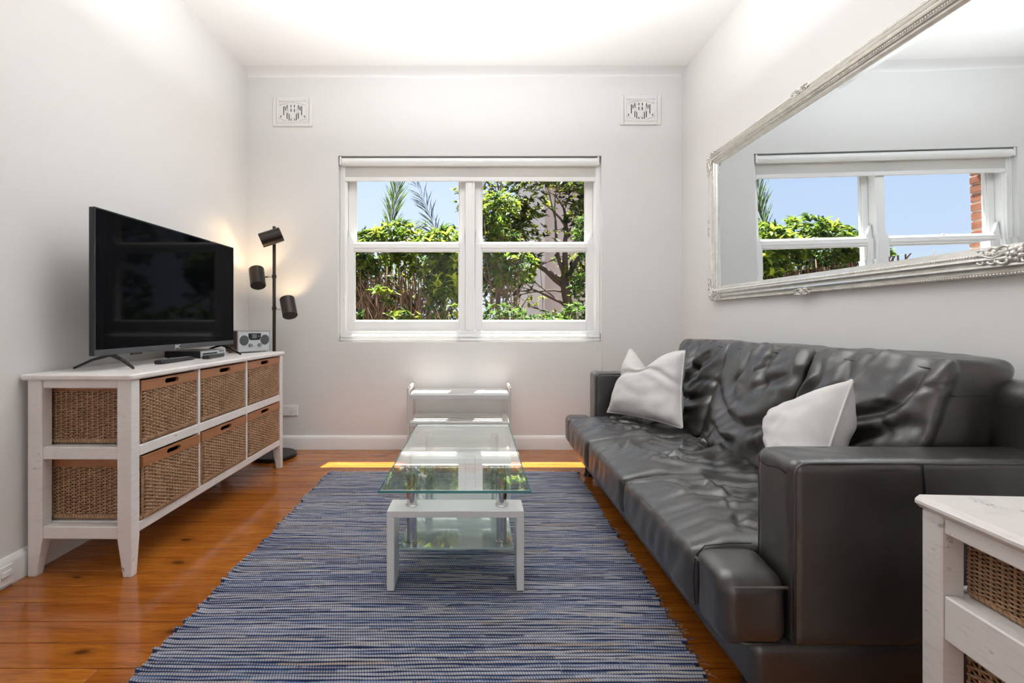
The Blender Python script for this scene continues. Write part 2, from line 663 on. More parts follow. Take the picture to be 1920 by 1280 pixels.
def rag_weave():
    m, nt, b, _ = new_mat('rag_weave')
    at = node(nt, 'ShaderNodeVertexColor', _layer_name='tint')
    tc = nt.nodes.new('ShaderNodeTexCoord')
    sp = node(nt, 'ShaderNodeSeparateXYZ', Vector=tc.outputs['UV'])
    # each row: a dark rag ridge, then a band of slanting warp stitches with a pale cord along its edge
    w = node(nt, 'ShaderNodeMath', _operation='MULTIPLY_ADD')
    nt.links.new(sp.outputs[1], w.inputs[0])
    w.inputs[1].default_value = 0.0055
    nt.links.new(sp.outputs[0], w.inputs[2])
    w2 = node(nt, 'ShaderNodeMath', _operation='MULTIPLY')
    nt.links.new(w.outputs[0], w2.inputs[0])
    w2.inputs[1].default_value = 2 * math.pi / 0.0078
    s = node(nt, 'ShaderNodeMath', _operation='SINE')
    nt.links.new(w2.outputs[0], s.inputs[0])
    dash = ramp(nt, s.outputs[0], [(.15, .55), (.6, 1.25)])
    n = node(nt, 'ShaderNodeTexNoise', Vector=coords(nt, (30, 140, 140)), Scale=1.0, Detail=4.0)
    c = mixc(nt, 1.0, at.outputs[0], dash, 'MULTIPLY')
    c = mixc(nt, ramp(nt, n.outputs[0], [(.55, 0), (.72, .5)]), c, (0.36, 0.40, 0.48))
    cord = ramp(nt, sp.outputs[1], [(.24, 0), (.28, .75), (.38, .75), (.43, 0)])
    cf = node(nt, 'ShaderNodeMath', _operation='MULTIPLY')
    nt.links.new(cord, cf.inputs[0])
    nt.links.new(ramp(nt, s.outputs[0], [(.05, .25), (.4, 1)]), cf.inputs[1])
    c = mixc(nt, cf.outputs[0], c, (0.50, 0.445, 0.395))
    rag = ramp(nt, sp.outputs[1], [(.0, 1), (.21, 1), (.27, 0), (.88, 0), (.96, 1)])
    rb = mixc(nt, n.outputs[0], (0.014, 0.022, 0.058), (0.065, 0.098, 0.215))
    c = mixc(nt, rag, c, rb)
    nt.links.new(c, b.inputs['Base Color'])
    b.inputs['Roughness'].default_value = 0.95
    b.inputs['Specular IOR Level'].default_value = 0.05
    n2 = node(nt, 'ShaderNodeTexNoise', Vector=coords(nt, (1, 1, 1)), Scale=420.0, Detail=3.0)
    bump(nt, b, n2.outputs[0], 0.5, 0.003)
    return m


M['rag'] = rag_weave()


def leaf_mat(name='leaf', rough=0.55, trans=0.45):
    m, nt, b, out = new_mat(name)
    at = node(nt, 'ShaderNodeVertexColor', _layer_name='tint')
    nt.links.new(at.outputs[0], b.inputs['Base Color'])
    b.inputs['Roughness'].default_value = rough
    b.inputs['Specular IOR Level'].default_value = 0.3
    tl = node(nt, 'ShaderNodeBsdfTranslucent')
    g = nt.nodes.new('ShaderNodeGamma')
    g.inputs[1].default_value = 0.8
    nt.links.new(at.outputs[0], g.inputs[0])
    nt.links.new(g.outputs[0], tl.inputs[0])
    mx = node(nt, 'ShaderNodeMixShader', Fac=trans)
    nt.links.new(b.outputs[0], mx.inputs[1])
    nt.links.new(tl.outputs[0], mx.inputs[2])
    nt.links.new(mx.outputs[0], out.inputs[0])
    return m


M['leaf'] = leaf_mat()


def silver_gilt():
    m, nt, b, _ = new_mat('silver_gilt')
    n = node(nt, 'ShaderNodeTexNoise', Vector=coords(nt), Scale=30.0, Detail=5.0)
    nt.links.new(mixc(nt, n.outputs[0], (0.56, 0.545, 0.50), (0.92, 0.91, 0.87)), b.inputs['Base Color'])
    b.inputs['Metallic'].default_value = 0.75
    b.inputs['Roughness'].default_value = 0.3
    bump(nt, b, n.outputs[0], 0.06, 0.002)
    return m


M['gilt'] = silver_gilt()
M['mirror'] = plain('silvered_glass', (0.76, 0.81, 0.835), 0.0, 1.0)


def brick_mat():
    m, nt, b, _ = new_mat('red_brick')
    co, rnd = coords(nt, rand=True)
    n = node(nt, 'ShaderNodeTexNoise', Vector=co, Scale=25.0, Detail=5.0)
    c = mixc(nt, n.outputs[0], (0.20, 0.062, 0.035), (0.42, 0.17, 0.10))
    c = mixc(nt, rnd, c, (0.34, 0.13, 0.08))
    nt.links.new(c, b.inputs['Base Color'])
    b.inputs['Roughness'].default_value = 0.9
    bump(nt, b, n.outputs[0], 0.5, 0.004)
    return m


M['brick'] = brick_mat()

# ------------------------------------------------------------------ room shell
XL, XR, YB, YR, ZC = -1.785, 1.615, 3.64, -2.6, 2.95
OX0, OX1, OZ0, OZ1 = -1.079, 0.987, 0.845, 2.301        # window opening
PY = 0.1045                                                # board width


def struct(o, label=None):
    o['kind'] = 'structure'
    if label:
        o['label'] = label
    return o


floor = struct(MB().box(XL, XR, YR, YB, -0.12, -0.021).build('floor', M['dark']), 'varnished orange pine board floor')
proto = None
y1 = YB
rows = 0
while y1 > YR + 0.01:
    y0 = max(y1 - PY, YR)
    joints = [XL, XR]
    if rows % 3 == 1:
        joints = [XL, random.uniform(-1.2, 1.2), XR]
    for xa, xb in zip(joints[:-1], joints[1:]):
        full = len(joints) == 2 and y1 - y0 > PY - 1e-4
        if full and proto is not None:
            p = proto.copy()
            COL.objects.link(p)
            p.location = (0, y1, random.uniform(-0.0006, 0))
        else:
            mb = MB().cbox(xa + .0006, xb - .0006, y0 - y1 + .0014, -.0014, -.02, 0, .0016)
            p = mb.build('plank', M['floor'], local=True)
            p.parent = floor
            p.location = (0, y1, 0)
            if full:
                proto = p
    y1 = y0
    rows += 1

wb = MB()
T0, T1 = YB, 3.87
wb.box(XL - .2, OX0, T0, T1, -.12, ZC + .2).box(OX1, XR + .2, T0, T1, -.12, ZC + .2)
wb.box(OX0, OX1, T0, T1, -.12, OZ0).box(OX0, OX1, T0, T1, OZ1, ZC + .2)
wall_back = struct(wb.build('wall_back', M['wall']), 'pale painted wall with the window')
struct(MB().box(XL - .2, XL, YR - .2, YB, -.12, ZC + .2).build('wall_left', M['wall']), 'pale painted wall behind the television')
struct(MB().box(XR, XR + .2, YR - .2, YB, -.12, ZC + .2).build('wall_right', M['wall']), 'pale painted wall behind the sofa')
wr = MB()
wr.box(XL, -1.35, YR - .2, YR, -.12, ZC + .2).box(1.15, XR, YR - .2, YR, -.12, ZC + .2).box(-1.35, 1.15, YR - .2, YR, 2.5, ZC + .2)
wr.box(-1.35, 1.15, YR - .2, YR - .1, -.12, 2.5)
struct(wr.build('wall_rear', M['wall']), 'pale painted wall behind the camera')

# ceiling with a slightly sagging rounded edge along the back wall
struct(MB().box(XL - .2, XR + .2, YR - .2, YB + .2, ZC, ZC + .2).build('ceiling', M['ceiling']), 'smooth white ceiling')
nx, na = 80, 8
V, F = [], []
for i in range(nx + 1):
    x = XL + (XR - XL) * i / nx
    sag = 0.006 * float(noise3(x * 1.3, 3.1)) + 0.007 * math.exp(-((x + .13) / .5) ** 2) - 0.006 * (x / 1.7)
    r1, r2 = 0.11, 0.028 + sag
    for k in range(na + 1):
        a = (math.pi / 2) * k / na
        V.append((x, YB - r1 * (1 - math.sin(a)), ZC - r2 * (1 - math.cos(a)) - 0.0005))
for i in range(nx):
    for k in range(na):
        a = i * (na + 1) + k
        F.append((a, a + 1, a + na + 2, a + na + 1))
struct(np_mesh('trim_1', V, F, M['cove']), 'softly rounded plaster edge where ceiling meets back wall')


def skirting(name, a, b, inward, label):
    """board with a rounded top running from a to b, standing out along inward"""
    prof = [(0, 0), (.017, 0), (.017, .082), (.015, .094), (.009, .104), (0, .108)]
    a, b, n = Vector(a), Vector(b), Vector(inward)
    pts = [a + n * d + Vector((0, 0, h + .001)) for d, h in prof]
    struct(MB().extrude(pts, b - a).build(name, M['gloss_white'], smooth=35), label)


skirting('baseboard_back', (XL + .018, YB, 0), (XR - .018, YB, 0), (0, -1, 0), 'white skirting board under the window')
skirting('baseboard_left', (XL, YR, 0), (XL, YB, 0), (1, 0, 0), 'white skirting board behind the basket cabinet')
skirting('baseboard_right', (XR, YR, 0), (XR, YB, 0), (-1, 0, 0), 'white skirting board behind the sofa')

# outside face of the brick wall: courses of brick at the left edge of the opening, rendered slab beyond
MB().box(-3.2, OX0 - .34, T1, 4.0, -.4, 3.4).build('outer_leaf', M['mortar'], wall_back)
ob = MB()
ob.box(OX1 + .0, 3.2, T1, 4.0, -.4, 3.4).box(OX0 - .34, OX1, T1, 4.0, -.4, OZ0 - .06).box(OX0 - .34, OX1, T1, 4.0, OZ1 + .10, 3.4)
ob.box(OX0 - .34, OX0 - .006, T1, 3.985, OZ0 - .06, OZ1 + .06)
ob.build('outer_leaf', M['mortar'], wall_back)
z = OZ0 - .05
k = 0
while z < OZ1 + .04:
    w = .215 if k % 2 else .105
    for (xa, xb) in ((OX0 - w, OX0), (OX0 - .33, OX0 - w - .01)):
        jj = random.uniform(-.006, .006)
        b_ = MB().cbox(xa + jj, xb + jj * .6, T1 + .001, 4.0, z, z + .066, .006)
        b_.build('brick', M['brick'], wall_back)
    z += .077
    k += 1

# ------------------------------------------------------------------ window
win = struct(empty('window_1', (-.05, 3.74, OZ0)), 'white painted timber double sash window in the back wall')
GW = M['gloss_white']
fr = MB()
fr.cbox(OX0, -1.034, 3.685, 3.87, OZ0, OZ1, .004).cbox(.951, OX1, 3.685, 3.87, OZ0, OZ1, .004)
fr.cbox(-1.034, .951, 3.685, 3.87, 2.262, OZ1, .004)
fr.cbox(-1.052, -1.026, 3.70, 3.722, OZ0 + .08, 2.27, .004).cbox(.943, .969, 3.70, 3.722, OZ0 + .08, 2.27, .004)
fr.build('window_frame', GW, win)
sl = MB()
sl.cbox(OX0 + .002, OX1 - .002, 3.672, 3.87, OZ0 + .001, .905, .006)
sl.cbox(OX0 + .02, OX1 - .02, 3.70, 3.87, .905, .930, .004)
sl.cbox(OX0 + .01, OX1 - .01, 3.664, 3.69, .872, .893, .006)
sl.build('window_sill', GW, win)
mu = MB()
mu.cbox(-.083, -.008, 3.70, 3.87, .93, 2.262, .005)
mu.cbox(-.068, -.023, 3.699, 3.71, .93, 2.262, .006)
mu.cbox(-.125, .034, 3.655, 3.70, OZ0 + .001, .868, .006)
mu.build('mullion', GW, win)


def sash(x0, x1, gx0, gx1, lower):
    y0, y1 = (3.722, 3.762) if lower else (3.768, 3.808)
    z0, z1, gz0, gz1 = (.9305, 1.628, 1.005, 1.568) if lower else (1.572, 2.262, 1.640, 2.205)
    mb = MB()
    mb.cbox(x0, gx0, y0, y1, z0, z1, .003).cbox(gx1, x1, y0, y1, z0, z1, .003)
    mb.cbox(gx0, gx1, y0, y1, z0, gz0, .003).cbox(gx0, gx1, y0, y1, gz1, z1, .003)
    if lower:                                     # moulded glazing bead, upturned inner lip
        mb.cbox(gx0 - .004, gx1 + .004, y0 - .006, y0 + .004, z1 - .040, z1 - .022, .003)
    s = mb.build('sash', GW, win)
    bd = MB()
    m = .009
    for (a, b, c, d) in ((gx0, gx0 + m, gz0, gz1), (gx1 - m, gx1, gz0, gz1), (gx0, gx1, gz0, gz0 + m), (gx0, gx1, gz1 - m, gz1)):
        bd.cbox(a, b, y0 + .006, y0 + .018, c, d, .003)
    bd.build('glazing_bead', GW, s)
    MB().box(gx0 + .002, gx1 - .002, y0 + .019, y0 + .023, gz0 + .002, gz1 - .002).build('pane', M['pane'], s)
    if not lower:                                 # curved horns at the foot of the upper stiles
        for (xa, xb, sgn) in ((x0, gx0, 1), (x1, gx1, -1)):
            pts = [(xa, 3.735, 1.63), (xa + sgn * .012, 3.735, 1.735), (xa + sgn * .022, 3.735, 1.715),
                   (xa + sgn * .034, 3.735, 1.672), (xa + sgn * .054, 3.735, 1.645), (xa + sgn * .056, 3.735, 1.63)]
            MB().extrude(pts if sgn < 0 else pts[::-1], (0, .035, 0)).build('sash_horn', GW, s)
    return s


for lower in (True, False):
    sash(-1.033, -.084, -.976, -.131, lower)
    sash(-.007, .950, .046, .893, lower)
for cx in (-.585, .455):                           # sash locks on the meeting rails
    mb = MB().cbox(cx - .03, cx + .03, 3.728, 3.755, 1.628, 1.634, .002)
    mb.lathe([(.011, 0), (.011, .012), (.005, .016)], (cx + .008, 3.741, 1.634), n=12)
    mb.cbox(cx - .028, cx + .012, 3.734, 3.744, 1.64, 1.647, .002)
    mb.build('sash_lock', M['white_plastic'], win)
for sx in (-1, 1):                                 # stop brackets with a cord loop at the lower corners
    cx = -1.022 if sx < 0 else .930
    mb = MB().cbox(cx - .010, cx + .010, 3.676, 3.684, .858, .902, .002)
    mb.build('stop_bracket', M['white_plastic'], win)
    for zz in (.868, .892):
        MB().lathe([(.0045, 0), (.0045, .002)], (cx, 3.674, zz), (0, -1, 0), 10).build('screw', M['steel'], win)
    lp = [(cx + sx * (.035 - .04 * math.cos(t)), 3.668, .885 + .030 * math.sin(t)) for t in np.linspace(-2.2, 2.2, 16)]
    MB().tube(lp, .0028, 6).build('cord_loop', M['white_plastic'], win, smooth=True)

# ------------------------------------------------------------------ roller blind
bl = tag(empty('roller_blind', (-.046, 3.67, 2.273)), 'white sheer roller blind rolled almost fully up at top of window', 'blind')
MB().lathe([(.033, 0), (.033, 2.012)], (-1.052, 3.672, 2.262), (1, 0, 0), 28).build('roller', M['white_plastic'], bl, smooth=40)
for x in (-1.066, .961):
    MB().cbox(x - .004, x + .010, 3.641, 3.70, 2.232, 2.298, .003).build('end_bracket', M['white_plastic'], bl)
MB().box(-1.045, .953, 3.686, 3.688, 2.148, 2.27).build('fabric', M['sheer'], bl)
MB().cbox(-1.047, .955, 3.682, 3.694, 2.114, 2.150, .005).build('bottom_bar', M['white_lam'], bl)


def chain(name, pts, mat, parent):
    mb = MB()
    mb.tube(pts, .0022, 5)
    return mb.build(name, mat, parent, smooth=True)


chain('pull_chain', [(-1.058, 3.666, 2.25), (-1.052, 3.665, 1.6), (-1.046, 3.665, 1.24), (-1.038, 3.665, 1.185), (-1.030, 3.665, 1.24),
                     (-1.036, 3.665, 1.7), (-1.044, 3.664, 2.25)], M['white_plastic'], bl)
mb = MB().lathe([(.004, 0), (.008, .012), (.007, .04), (.003, .05)], (-1.038, 3.665, 1.155), n=10)
mb.build('chain_weight', M['white_plastic'], bl, smooth=True)
chain('pull_cord', [(.978, 3.66, 2.25), (.979, 3.65, 1.4), (.981, 3.634, .86), (.983, 3.632, .63), (.986, 3.632, .56)], M['white_plastic'], bl)

# ------------------------------------------------------------------ wall vents and sockets


def vent(x0, x1, z0, z1, label):
    cx, cz = (x0 + x1) / 2, (z0 + z1) / 2
    W, H = (x1 - x0) / 2, (z1 - z0) / 2
    t = tag(empty('wall_vent', (cx, YB, cz)), label, 'vent', 'plaster vents either side of the window')
    P = M['plaster']
    mb = MB()
    for s, y in ((1.0, .012), (.80, .017)):
        i = s - .18 if s == 1.0 else s - .10
        iw, ih = W * s - (.03 if s == 1 else .018), H * s - (.03 if s == 1 else .018)
        w, h = W * s, H * s
        mb.cbox(cx - w, cx - iw, YB - y, YB + .002, cz - h, cz + h, .005).cbox(cx + iw, cx + w, YB - y, YB + .002, cz - h, cz + h, .005)
        mb.cbox(cx - iw, cx + iw, YB - y, YB + .002, cz + ih, cz + h, .005).cbox(cx - iw, cx + iw, YB - y, YB + .002, cz - h, cz - ih, .005)
    mb.build('frame', P, t)
    iw, ih = W * .70, H * .66
    MB().box(cx - iw, cx + iw, YB - .0025, YB + .001, cz - ih, cz + ih).build('dark_back', M['dark'], t)
    # pierced plate: solid strips leave upright slots of different lengths
    gr = MB()
    slots = [(-.64, -.38, .55), (-.52, .12, .5), (-.40, -.75, -.12), (-.40, .1, .68), (-.26, -.9, -.2), (-.12, -.05, .3), (-.12, .42, .7),
             (.12, -.05, .3), (.12, .42, .7), (.26, -.9, -.2), (.40, -.75, -.12), (.40, .1, .68), (.52, .12, .5), (.64, -.38, .55),
             (-.12, -.95, -.72), (.12, -.95, -.72), (-.84, -.62, -.38), (.84, -.62, -.38)]
    hw = .036
    cols = sorted(set(s[0] for s in slots))
    edges = [-1.0]
    for c in cols:
        edges += [c - hw, c + hw]
    edges.append(1.0)
    ya, yb = YB - .009, YB - .003
    for a, b in zip(edges[0::2], edges[1::2]):
        gr.box(cx + a * iw, cx + b * iw, ya, yb, cz - ih, cz + ih)
    for c in cols:
        zs = sorted((s[1], s[2]) for s in slots if s[0] == c)
        lo = -1.0
        for (a, b) in zs + [(1.0, 1.0)]:
            gr.box(cx + (c - hw) * iw, cx + (c + hw) * iw, ya, yb, cz + lo * ih, cz + a * ih)
            lo = b
    gr.build('pierced_plate', P, t)
    orn = MB()
    for sg in (-1, 1):                             # raised swags and scrolls on the plate
        orn.tube([(cx + sg * iw * u, ya - .001, cz + ih * (.93 - .35 * u * u)) for u in np.linspace(0, .9, 8)], .005, 6)
        orn.tube([(cx + sg * iw * u, ya - .001, cz - ih * (1.0 - .42 * u * u)) for u in np.linspace(0, .98, 8)], .005, 6)
        orn.tube([(cx + sg * iw * (.33 + .12 * math.cos(a) * (1 - a / 9)), ya - .001, cz + ih * (.0 + .3 * math.sin(a) * (1 - a / 9))) for a in np.linspace(0, 6, 14)], .0035, 5)
    orn.ball((cx, ya, cz - ih * .45), (.016, .006, .022))
    orn.ball((cx, ya, cz + ih * .1), (.008, .006, .014))
    orn.build('raised_ornament', P, t, smooth=True)


K = YB / FPX
px = lambda x: (x - 892) * K
pz = lambda y: 1 + (603 - y) * K
vent(px(512), px(587), pz(238), pz(182), 'white plaster vent grille high on the back wall above floor lamp')
vent(px(1162), px(1239), pz(235), pz(178), 'white plaster vent grille high on the back wall above the sofa end')

so = tag(empty('power_socket', (px(543), YB, pz(769.5))), 'white power socket low on back wall beside the cabinet', 'socket')
MB().cbox(px(527), px(559), YB - .010, YB, pz(779), pz(760), .003).build('plate', M['white_plastic'], so)
for (dx, dz, rot) in ((px(546) - .0065, pz(771), .4), (px(546) + .0065, pz(771), -.4), (px(546), pz(775), 0)):
    p = [(-.0012, -.0045), (.0012, -.0045), (.0012, .0045), (-.0012, .0045)]
    c, s = math.cos(rot), math.sin(rot)
    MB().extrude([(dx + a * c - b * s, YB - .0106, dz + a * s + b * c) for a, b in p], (0, .001, 0)).build('slot', M['dark'], so)
MB().cbox(px(549), px(555), YB - .0135, YB - .009, pz(767), pz(763), .0015).build('switch', M['white_plastic'], so)

sb = tag(empty('skirting_socket', (XL + .017, 1.70, .06)), 'small white plastic box on left skirting board near the floor', 'socket')
MB().cbox(XL + .0175, XL + .030, 1.60, 1.765, .012, .088, .004).build('housing', M['white_plastic'], sb)
MB().cbox(XL + .031, XL + .038, 1.715, 1.75, .048, .070, .002).build('clip', M['white_plastic'], sb)

# ------------------------------------------------------------------ outside: eave, ground, building, planting
struct(MB().box(-4, 4, 3.87, 4.36, 3.25, 3.40).build('eave', M['gloss_white']), 'projecting eave above the window outside')
struct(MB().box(-40, 40, 4.0, 80, -.6, -.4).build('ground', M['soil']), 'garden ground outside the window')

bd = tag(empty('rendered_building', (2.4, 13, -.4)), 'beige rendered building with a tower seen behind the dark tree', 'building')
MB().cbox(1.22, 1.88, 12.6, 13.4, -.4, 5.6, .02).build('tower', M['concrete'], bd)
MB().cbox(1.02, 1.24, 12.75, 13.2, -.4, 4.25, .05).build('buttress', M['concrete_pink'], bd)
MB().cbox(1.88, 4.6, 12.9, 15.5, -.4, 4.75, .02).build('wing', M['concrete_pink'], bd)
MB().cbox(1.80, 4.8, 12.7, 15.6, 4.75, 4.87, .02).build('roof_edge', M['dark'], bd)


def rot_frames(dirs, up_noise=.5):
    """orthonormal frames whose x axis follows dirs"""
    x = dirs / np.linalg.norm(dirs, axis=1)[:, None]
    up = np.tile([0., 0., 1.], (len(x), 1)) + RNG.normal(0, up_noise, (len(x), 3))
    y = np.cross(up, x)
    y /= np.linalg.norm(y, axis=1)[:, None] + 1e-9
    return x, y, np.cross(x, y)


LEAF_T = np.array([(0, 0, 0), (.28, .5, .10), (.62, .42, .06), (1, 0, -.16), (.62, -.42, .06), (.28, -.5, .10), (.45, 0, .02)])
LEAF_F = [(0, 6, 1), (1, 6, 2), (2, 6, 3), (3, 6, 4), (4, 6, 5), (5, 6, 0)]


def leaves_arrays(pos, dirs, length, width, colors, droop=1.0, up_noise=.4):
    n = len(pos)
    x, y, zz = rot_frames(dirs, up_noise)
    L = np.broadcast_to(np.asarray(length, float), (n,))[:, None, None]
    W = np.broadcast_to(np.asarray(width, float), (n,))[:, None, None]
    t = LEAF_T[None]
    V = pos[:, None] + x[:, None] * t[..., 0:1] * L + y[:, None] * t[..., 1:2] * W + zz[:, None] * t[..., 2:3] * L * droop
    F = np.asarray(LEAF_F)[None] + (np.arange(n) * 7)[:, None, None]
    C = np.repeat(colors, 7, axis=0)
    return V.reshape(-1, 3), F.reshape(-1, 3), C


def green(n, kind):
    pal = {'hedge': [(.12, .22, .02), (.18, .34, .025), (.28, .44, .03), (.055, .13, .02), (.38, .50, .04)],
           'tree': [(.06, .12, .02), (.16, .25, .025), (.32, .40, .035), (.46, .50, .04), (.035, .07, .015)],
           'low': [(.08, .20, .025), (.16, .34, .03), (.24, .42, .05), (.05, .13, .02)]}[kind]
    p = np.array(pal)
    return .40 * p[RNG.integers(0, len(p), n)] * RNG.uniform(.75, 1.25, (n, 1))


def rosettes(centers, axis, per, length, width, kind, spread=1.0):
    """whorls of leaves round shoot tips"""
    n = len(centers)
    idx = np.repeat(np.arange(n), per)
    a = axis[idx] / np.linalg.norm(axis[idx], axis=1)[:, None]
    r = RNG.normal(size=(n * per, 3))
    r -= a * (r * a).sum(1)[:, None]
    r /= np.linalg.norm(r, axis=1)[:, None]
    d = a * RNG.uniform(.1, .9, (n * per, 1)) + r * spread
    base = green(n, kind)
    col = base[idx] * RNG.uniform(.8, 1.25, (n * per, 1))
    return leaves_arrays(centers[idx] + RNG.normal(0, .006, (n * per, 3)), d, RNG.uniform(.7, 1.2, n * per) * length,
                         RNG.uniform(.8, 1.2, n * per) * width, col)


def shrub(name, label, cat, blobs, per_area, lf_len, lf_w, kind, stems, group=None, big=0, seed_axis=(0, -.35, .8)):
    """blobs: list of (x, y, z, rx, ry, rz) crown masses; stems: list of paths with radii"""
    b0 = blobs[0]
    root = tag(empty(name, (b0[0], b0[1], -.4)), label, cat, group)
    cs, ax = [], []
    for (x, y, z, rx, ry, rz) in blobs:
        n = int(per_area * (rx * ry + rx * rz + ry * rz))
        d = RNG.normal(size=(n, 3))
        d /= np.linalg.norm(d, axis=1)[:, None]
        s = RNG.uniform(.55, 1.03, (n, 1)) ** .6
        p = np.array([x, y, z]) + d * s * np.array([rx, ry, rz])
        cs.append(p)
        ax.append(d * .7 + np.array(seed_axis) + RNG.normal(0, .25, (n, 3)))
    cs, ax = np.concatenate(cs), np.concatenate(ax)
    V, F, C = rosettes(cs, ax, 7, lf_len, lf_w, kind)
    np_mesh('foliage', V, F, M['leaf'], root, smooth=False, colors=C, kind='stuff')
    for pth, rad in stems:
        MB().tube(pth, rad, 6).build('stem', M['stem'], root, smooth=True)
    if big:
        front = cs[np.argsort(cs[:, 1] + RNG.normal(0, .2, len(cs)))[:big]]
        one = None
        for i, p in enumerate(front):
            for q in range(3):
                if one is None:
                    v, f, c = leaves_arrays(np.zeros((1, 3)), np.array([[1., 0, 0]]), .115, .05, np.array([[.30, .38, .03]]), up_noise=0)
                    one = np_mesh('leaf', v, f, M['leaf'], root, smooth=False, local=True, colors=c)
                    o = one
                else:
                    o = one.copy()
                    COL.objects.link(o)
                o.location = Vector(p) - root.location + Vector((0, -.06, 0))
                dv = Vector((math.cos(q * 2.1 + i), -.55, math.sin(q * 2.1 + i) + .5))
                o.rotation_euler = dv.to_track_quat('X', 'Z').to_euler()
    return root


def stem_fan(x0, x1, y0, y1, n, z1, r=.014, lean=.35):
    out = []
    for i in range(n):
        x = random.uniform(x0, x1)
        y = random.uniform(y0, y1)
        dx = random.uniform(-lean, lean)
        pts, rad = [], []
        top = z1 * random.uniform(.75, 1.05)
        for k in range(6):
            t = k / 5
            pts.append((x + dx * t + random.uniform(-.03, .03), y + random.uniform(-.03, .03) - .1 * t, -.4 + (top + .4) * t))
            rad.append(r * (1.25 - .8 * t))
        out.append((pts, rad))
        for j in range(3):
            t = random.uniform(.45, .8)
            bx, bz = x + dx * t, -.4 + (top + .4) * t
            sx = random.choice((-1, 1)) * random.uniform(.12, .35)
            out.append(([(bx, y - .1 * t, bz), (bx + sx * .5, y - .15, bz + .18), (bx + sx, y - .2, bz + .42)], [r * .6, r * .45, r * .2]))
    return out


hedge_blobs = [(-1.30, 6.0, 1.90, .36, .40, .26), (-.98, 5.9, 2.02, .30, .35, .24), (-.62, 5.9, 1.80, .30, .42, .28), (-.38, 5.9, 1.92, .28, .42, .28), (-.24, 5.8, 1.72, .22, .35, .28),
               (-1.7, 6.1, 1.80, .40, .4, .30), (-2.05, 6.2, 1.55, .30, .4, .35), (-.36, 5.7, 1.42, .24, .3, .2)]
shrub('garden_hedge', 'leafy bright green hedge with woody stems behind the left sash', 'hedge', hedge_blobs, 430, .105, .036, 'hedge',
      stem_fan(-2.1, -.62, 5.75, 6.2, 40, 1.75, .017, .25), big=22)
hr = [o for o in bpy.data.objects if o.name == 'garden_hedge'][0]
mb = MB()
for pth, rad in stem_fan(-2.3, -.62, 6.2, 6.75, 95, 1.75, .020, .28):
    mb.tube(pth, rad, 5)
mb.build('rear_stems', M['stem'], hr, smooth=True, kind='stuff')
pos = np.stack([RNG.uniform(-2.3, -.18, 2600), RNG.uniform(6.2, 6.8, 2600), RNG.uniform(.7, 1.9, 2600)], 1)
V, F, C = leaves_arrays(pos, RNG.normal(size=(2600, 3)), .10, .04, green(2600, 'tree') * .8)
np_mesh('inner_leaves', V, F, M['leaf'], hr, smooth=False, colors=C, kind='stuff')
shrub('low_shrub', 'young shoots with large upright leaves low in front of hedge', 'shrub',
      [(-.85, 5.2, 1.02, .55, .12, .10), (-.35, 5.25, 1.08, .30, .1, .10), (-1.1, 5.25, 1.25, .18, .1, .10)], 110, .13, .05, 'hedge',
      stem_fan(-1.3, -.2, 5.15, 5.3, 12, 1.05, .009, .1))
shrub('loose_shrub', 'light green loose shrub beside the mullion behind right sash', 'shrub',
      [(.34, 6.3, 1.98, .27, .3, .28), (.34, 6.5, 2.55, .26, .3, .28), (.50, 6.1, 1.70, .30, .3, .22)], 300, .10, .034, 'hedge',
      stem_fan(.25, .6, 6.2, 6.5, 9, 2.3, .014, .2))
shrub('low_shrub', 'dense low green shrub at the foot of the dark tree', 'shrub',
      [(.35, 5.3, 1.02, .33, .2, .18), (.85, 5.4, .92, .36, .2, .15), (1.25, 5.5, 1.0, .30, .25, .22), (1.45, 5.9, 1.3, .25, .25, .32), (1.50, 6.1, 2.1, .22, .25, .35)], 420, .075, .03, 'low',
      stem_fan(.2, 1.4, 5.3, 5.5, 8, .9, .010))

# dark tree with forking trunk
TY = 8.3
TS = TY / 6.0
tr = tag(empty('garden_tree', (1.22 * TS, TY, -.4)), 'dark forking tree with sparse leaves behind the right sash', 'tree')
tips = []


def branch(p, d, r, ln, depth, mb):
    pts, rad = [p.copy()], [r]
    for k in range(4):
        d = (d + Vector((random.gauss(0, .16), random.gauss(0, .06), random.gauss(.03, .10)))).normalized()
        p = p + d * ln / 4
        pts.append(p.copy())
        rad.append(r * (1 - .13 * (k + 1)))
    mb.tube(pts, rad, 7 if r > .02 else 5)
    if depth <= 2:
        tips.extend([(q, d) for q in pts[1:]])
    if depth == 0:
        return
    for _ in range(3):
        nd = (d + Vector((random.gauss(0, .62), random.gauss(0, .20), random.gauss(.05, .42)))).normalized()
        branch(pts[random.choice((2, 3, 4))], nd, rad[-1] * .70, ln * random.uniform(.66, .86), depth - 1, mb)


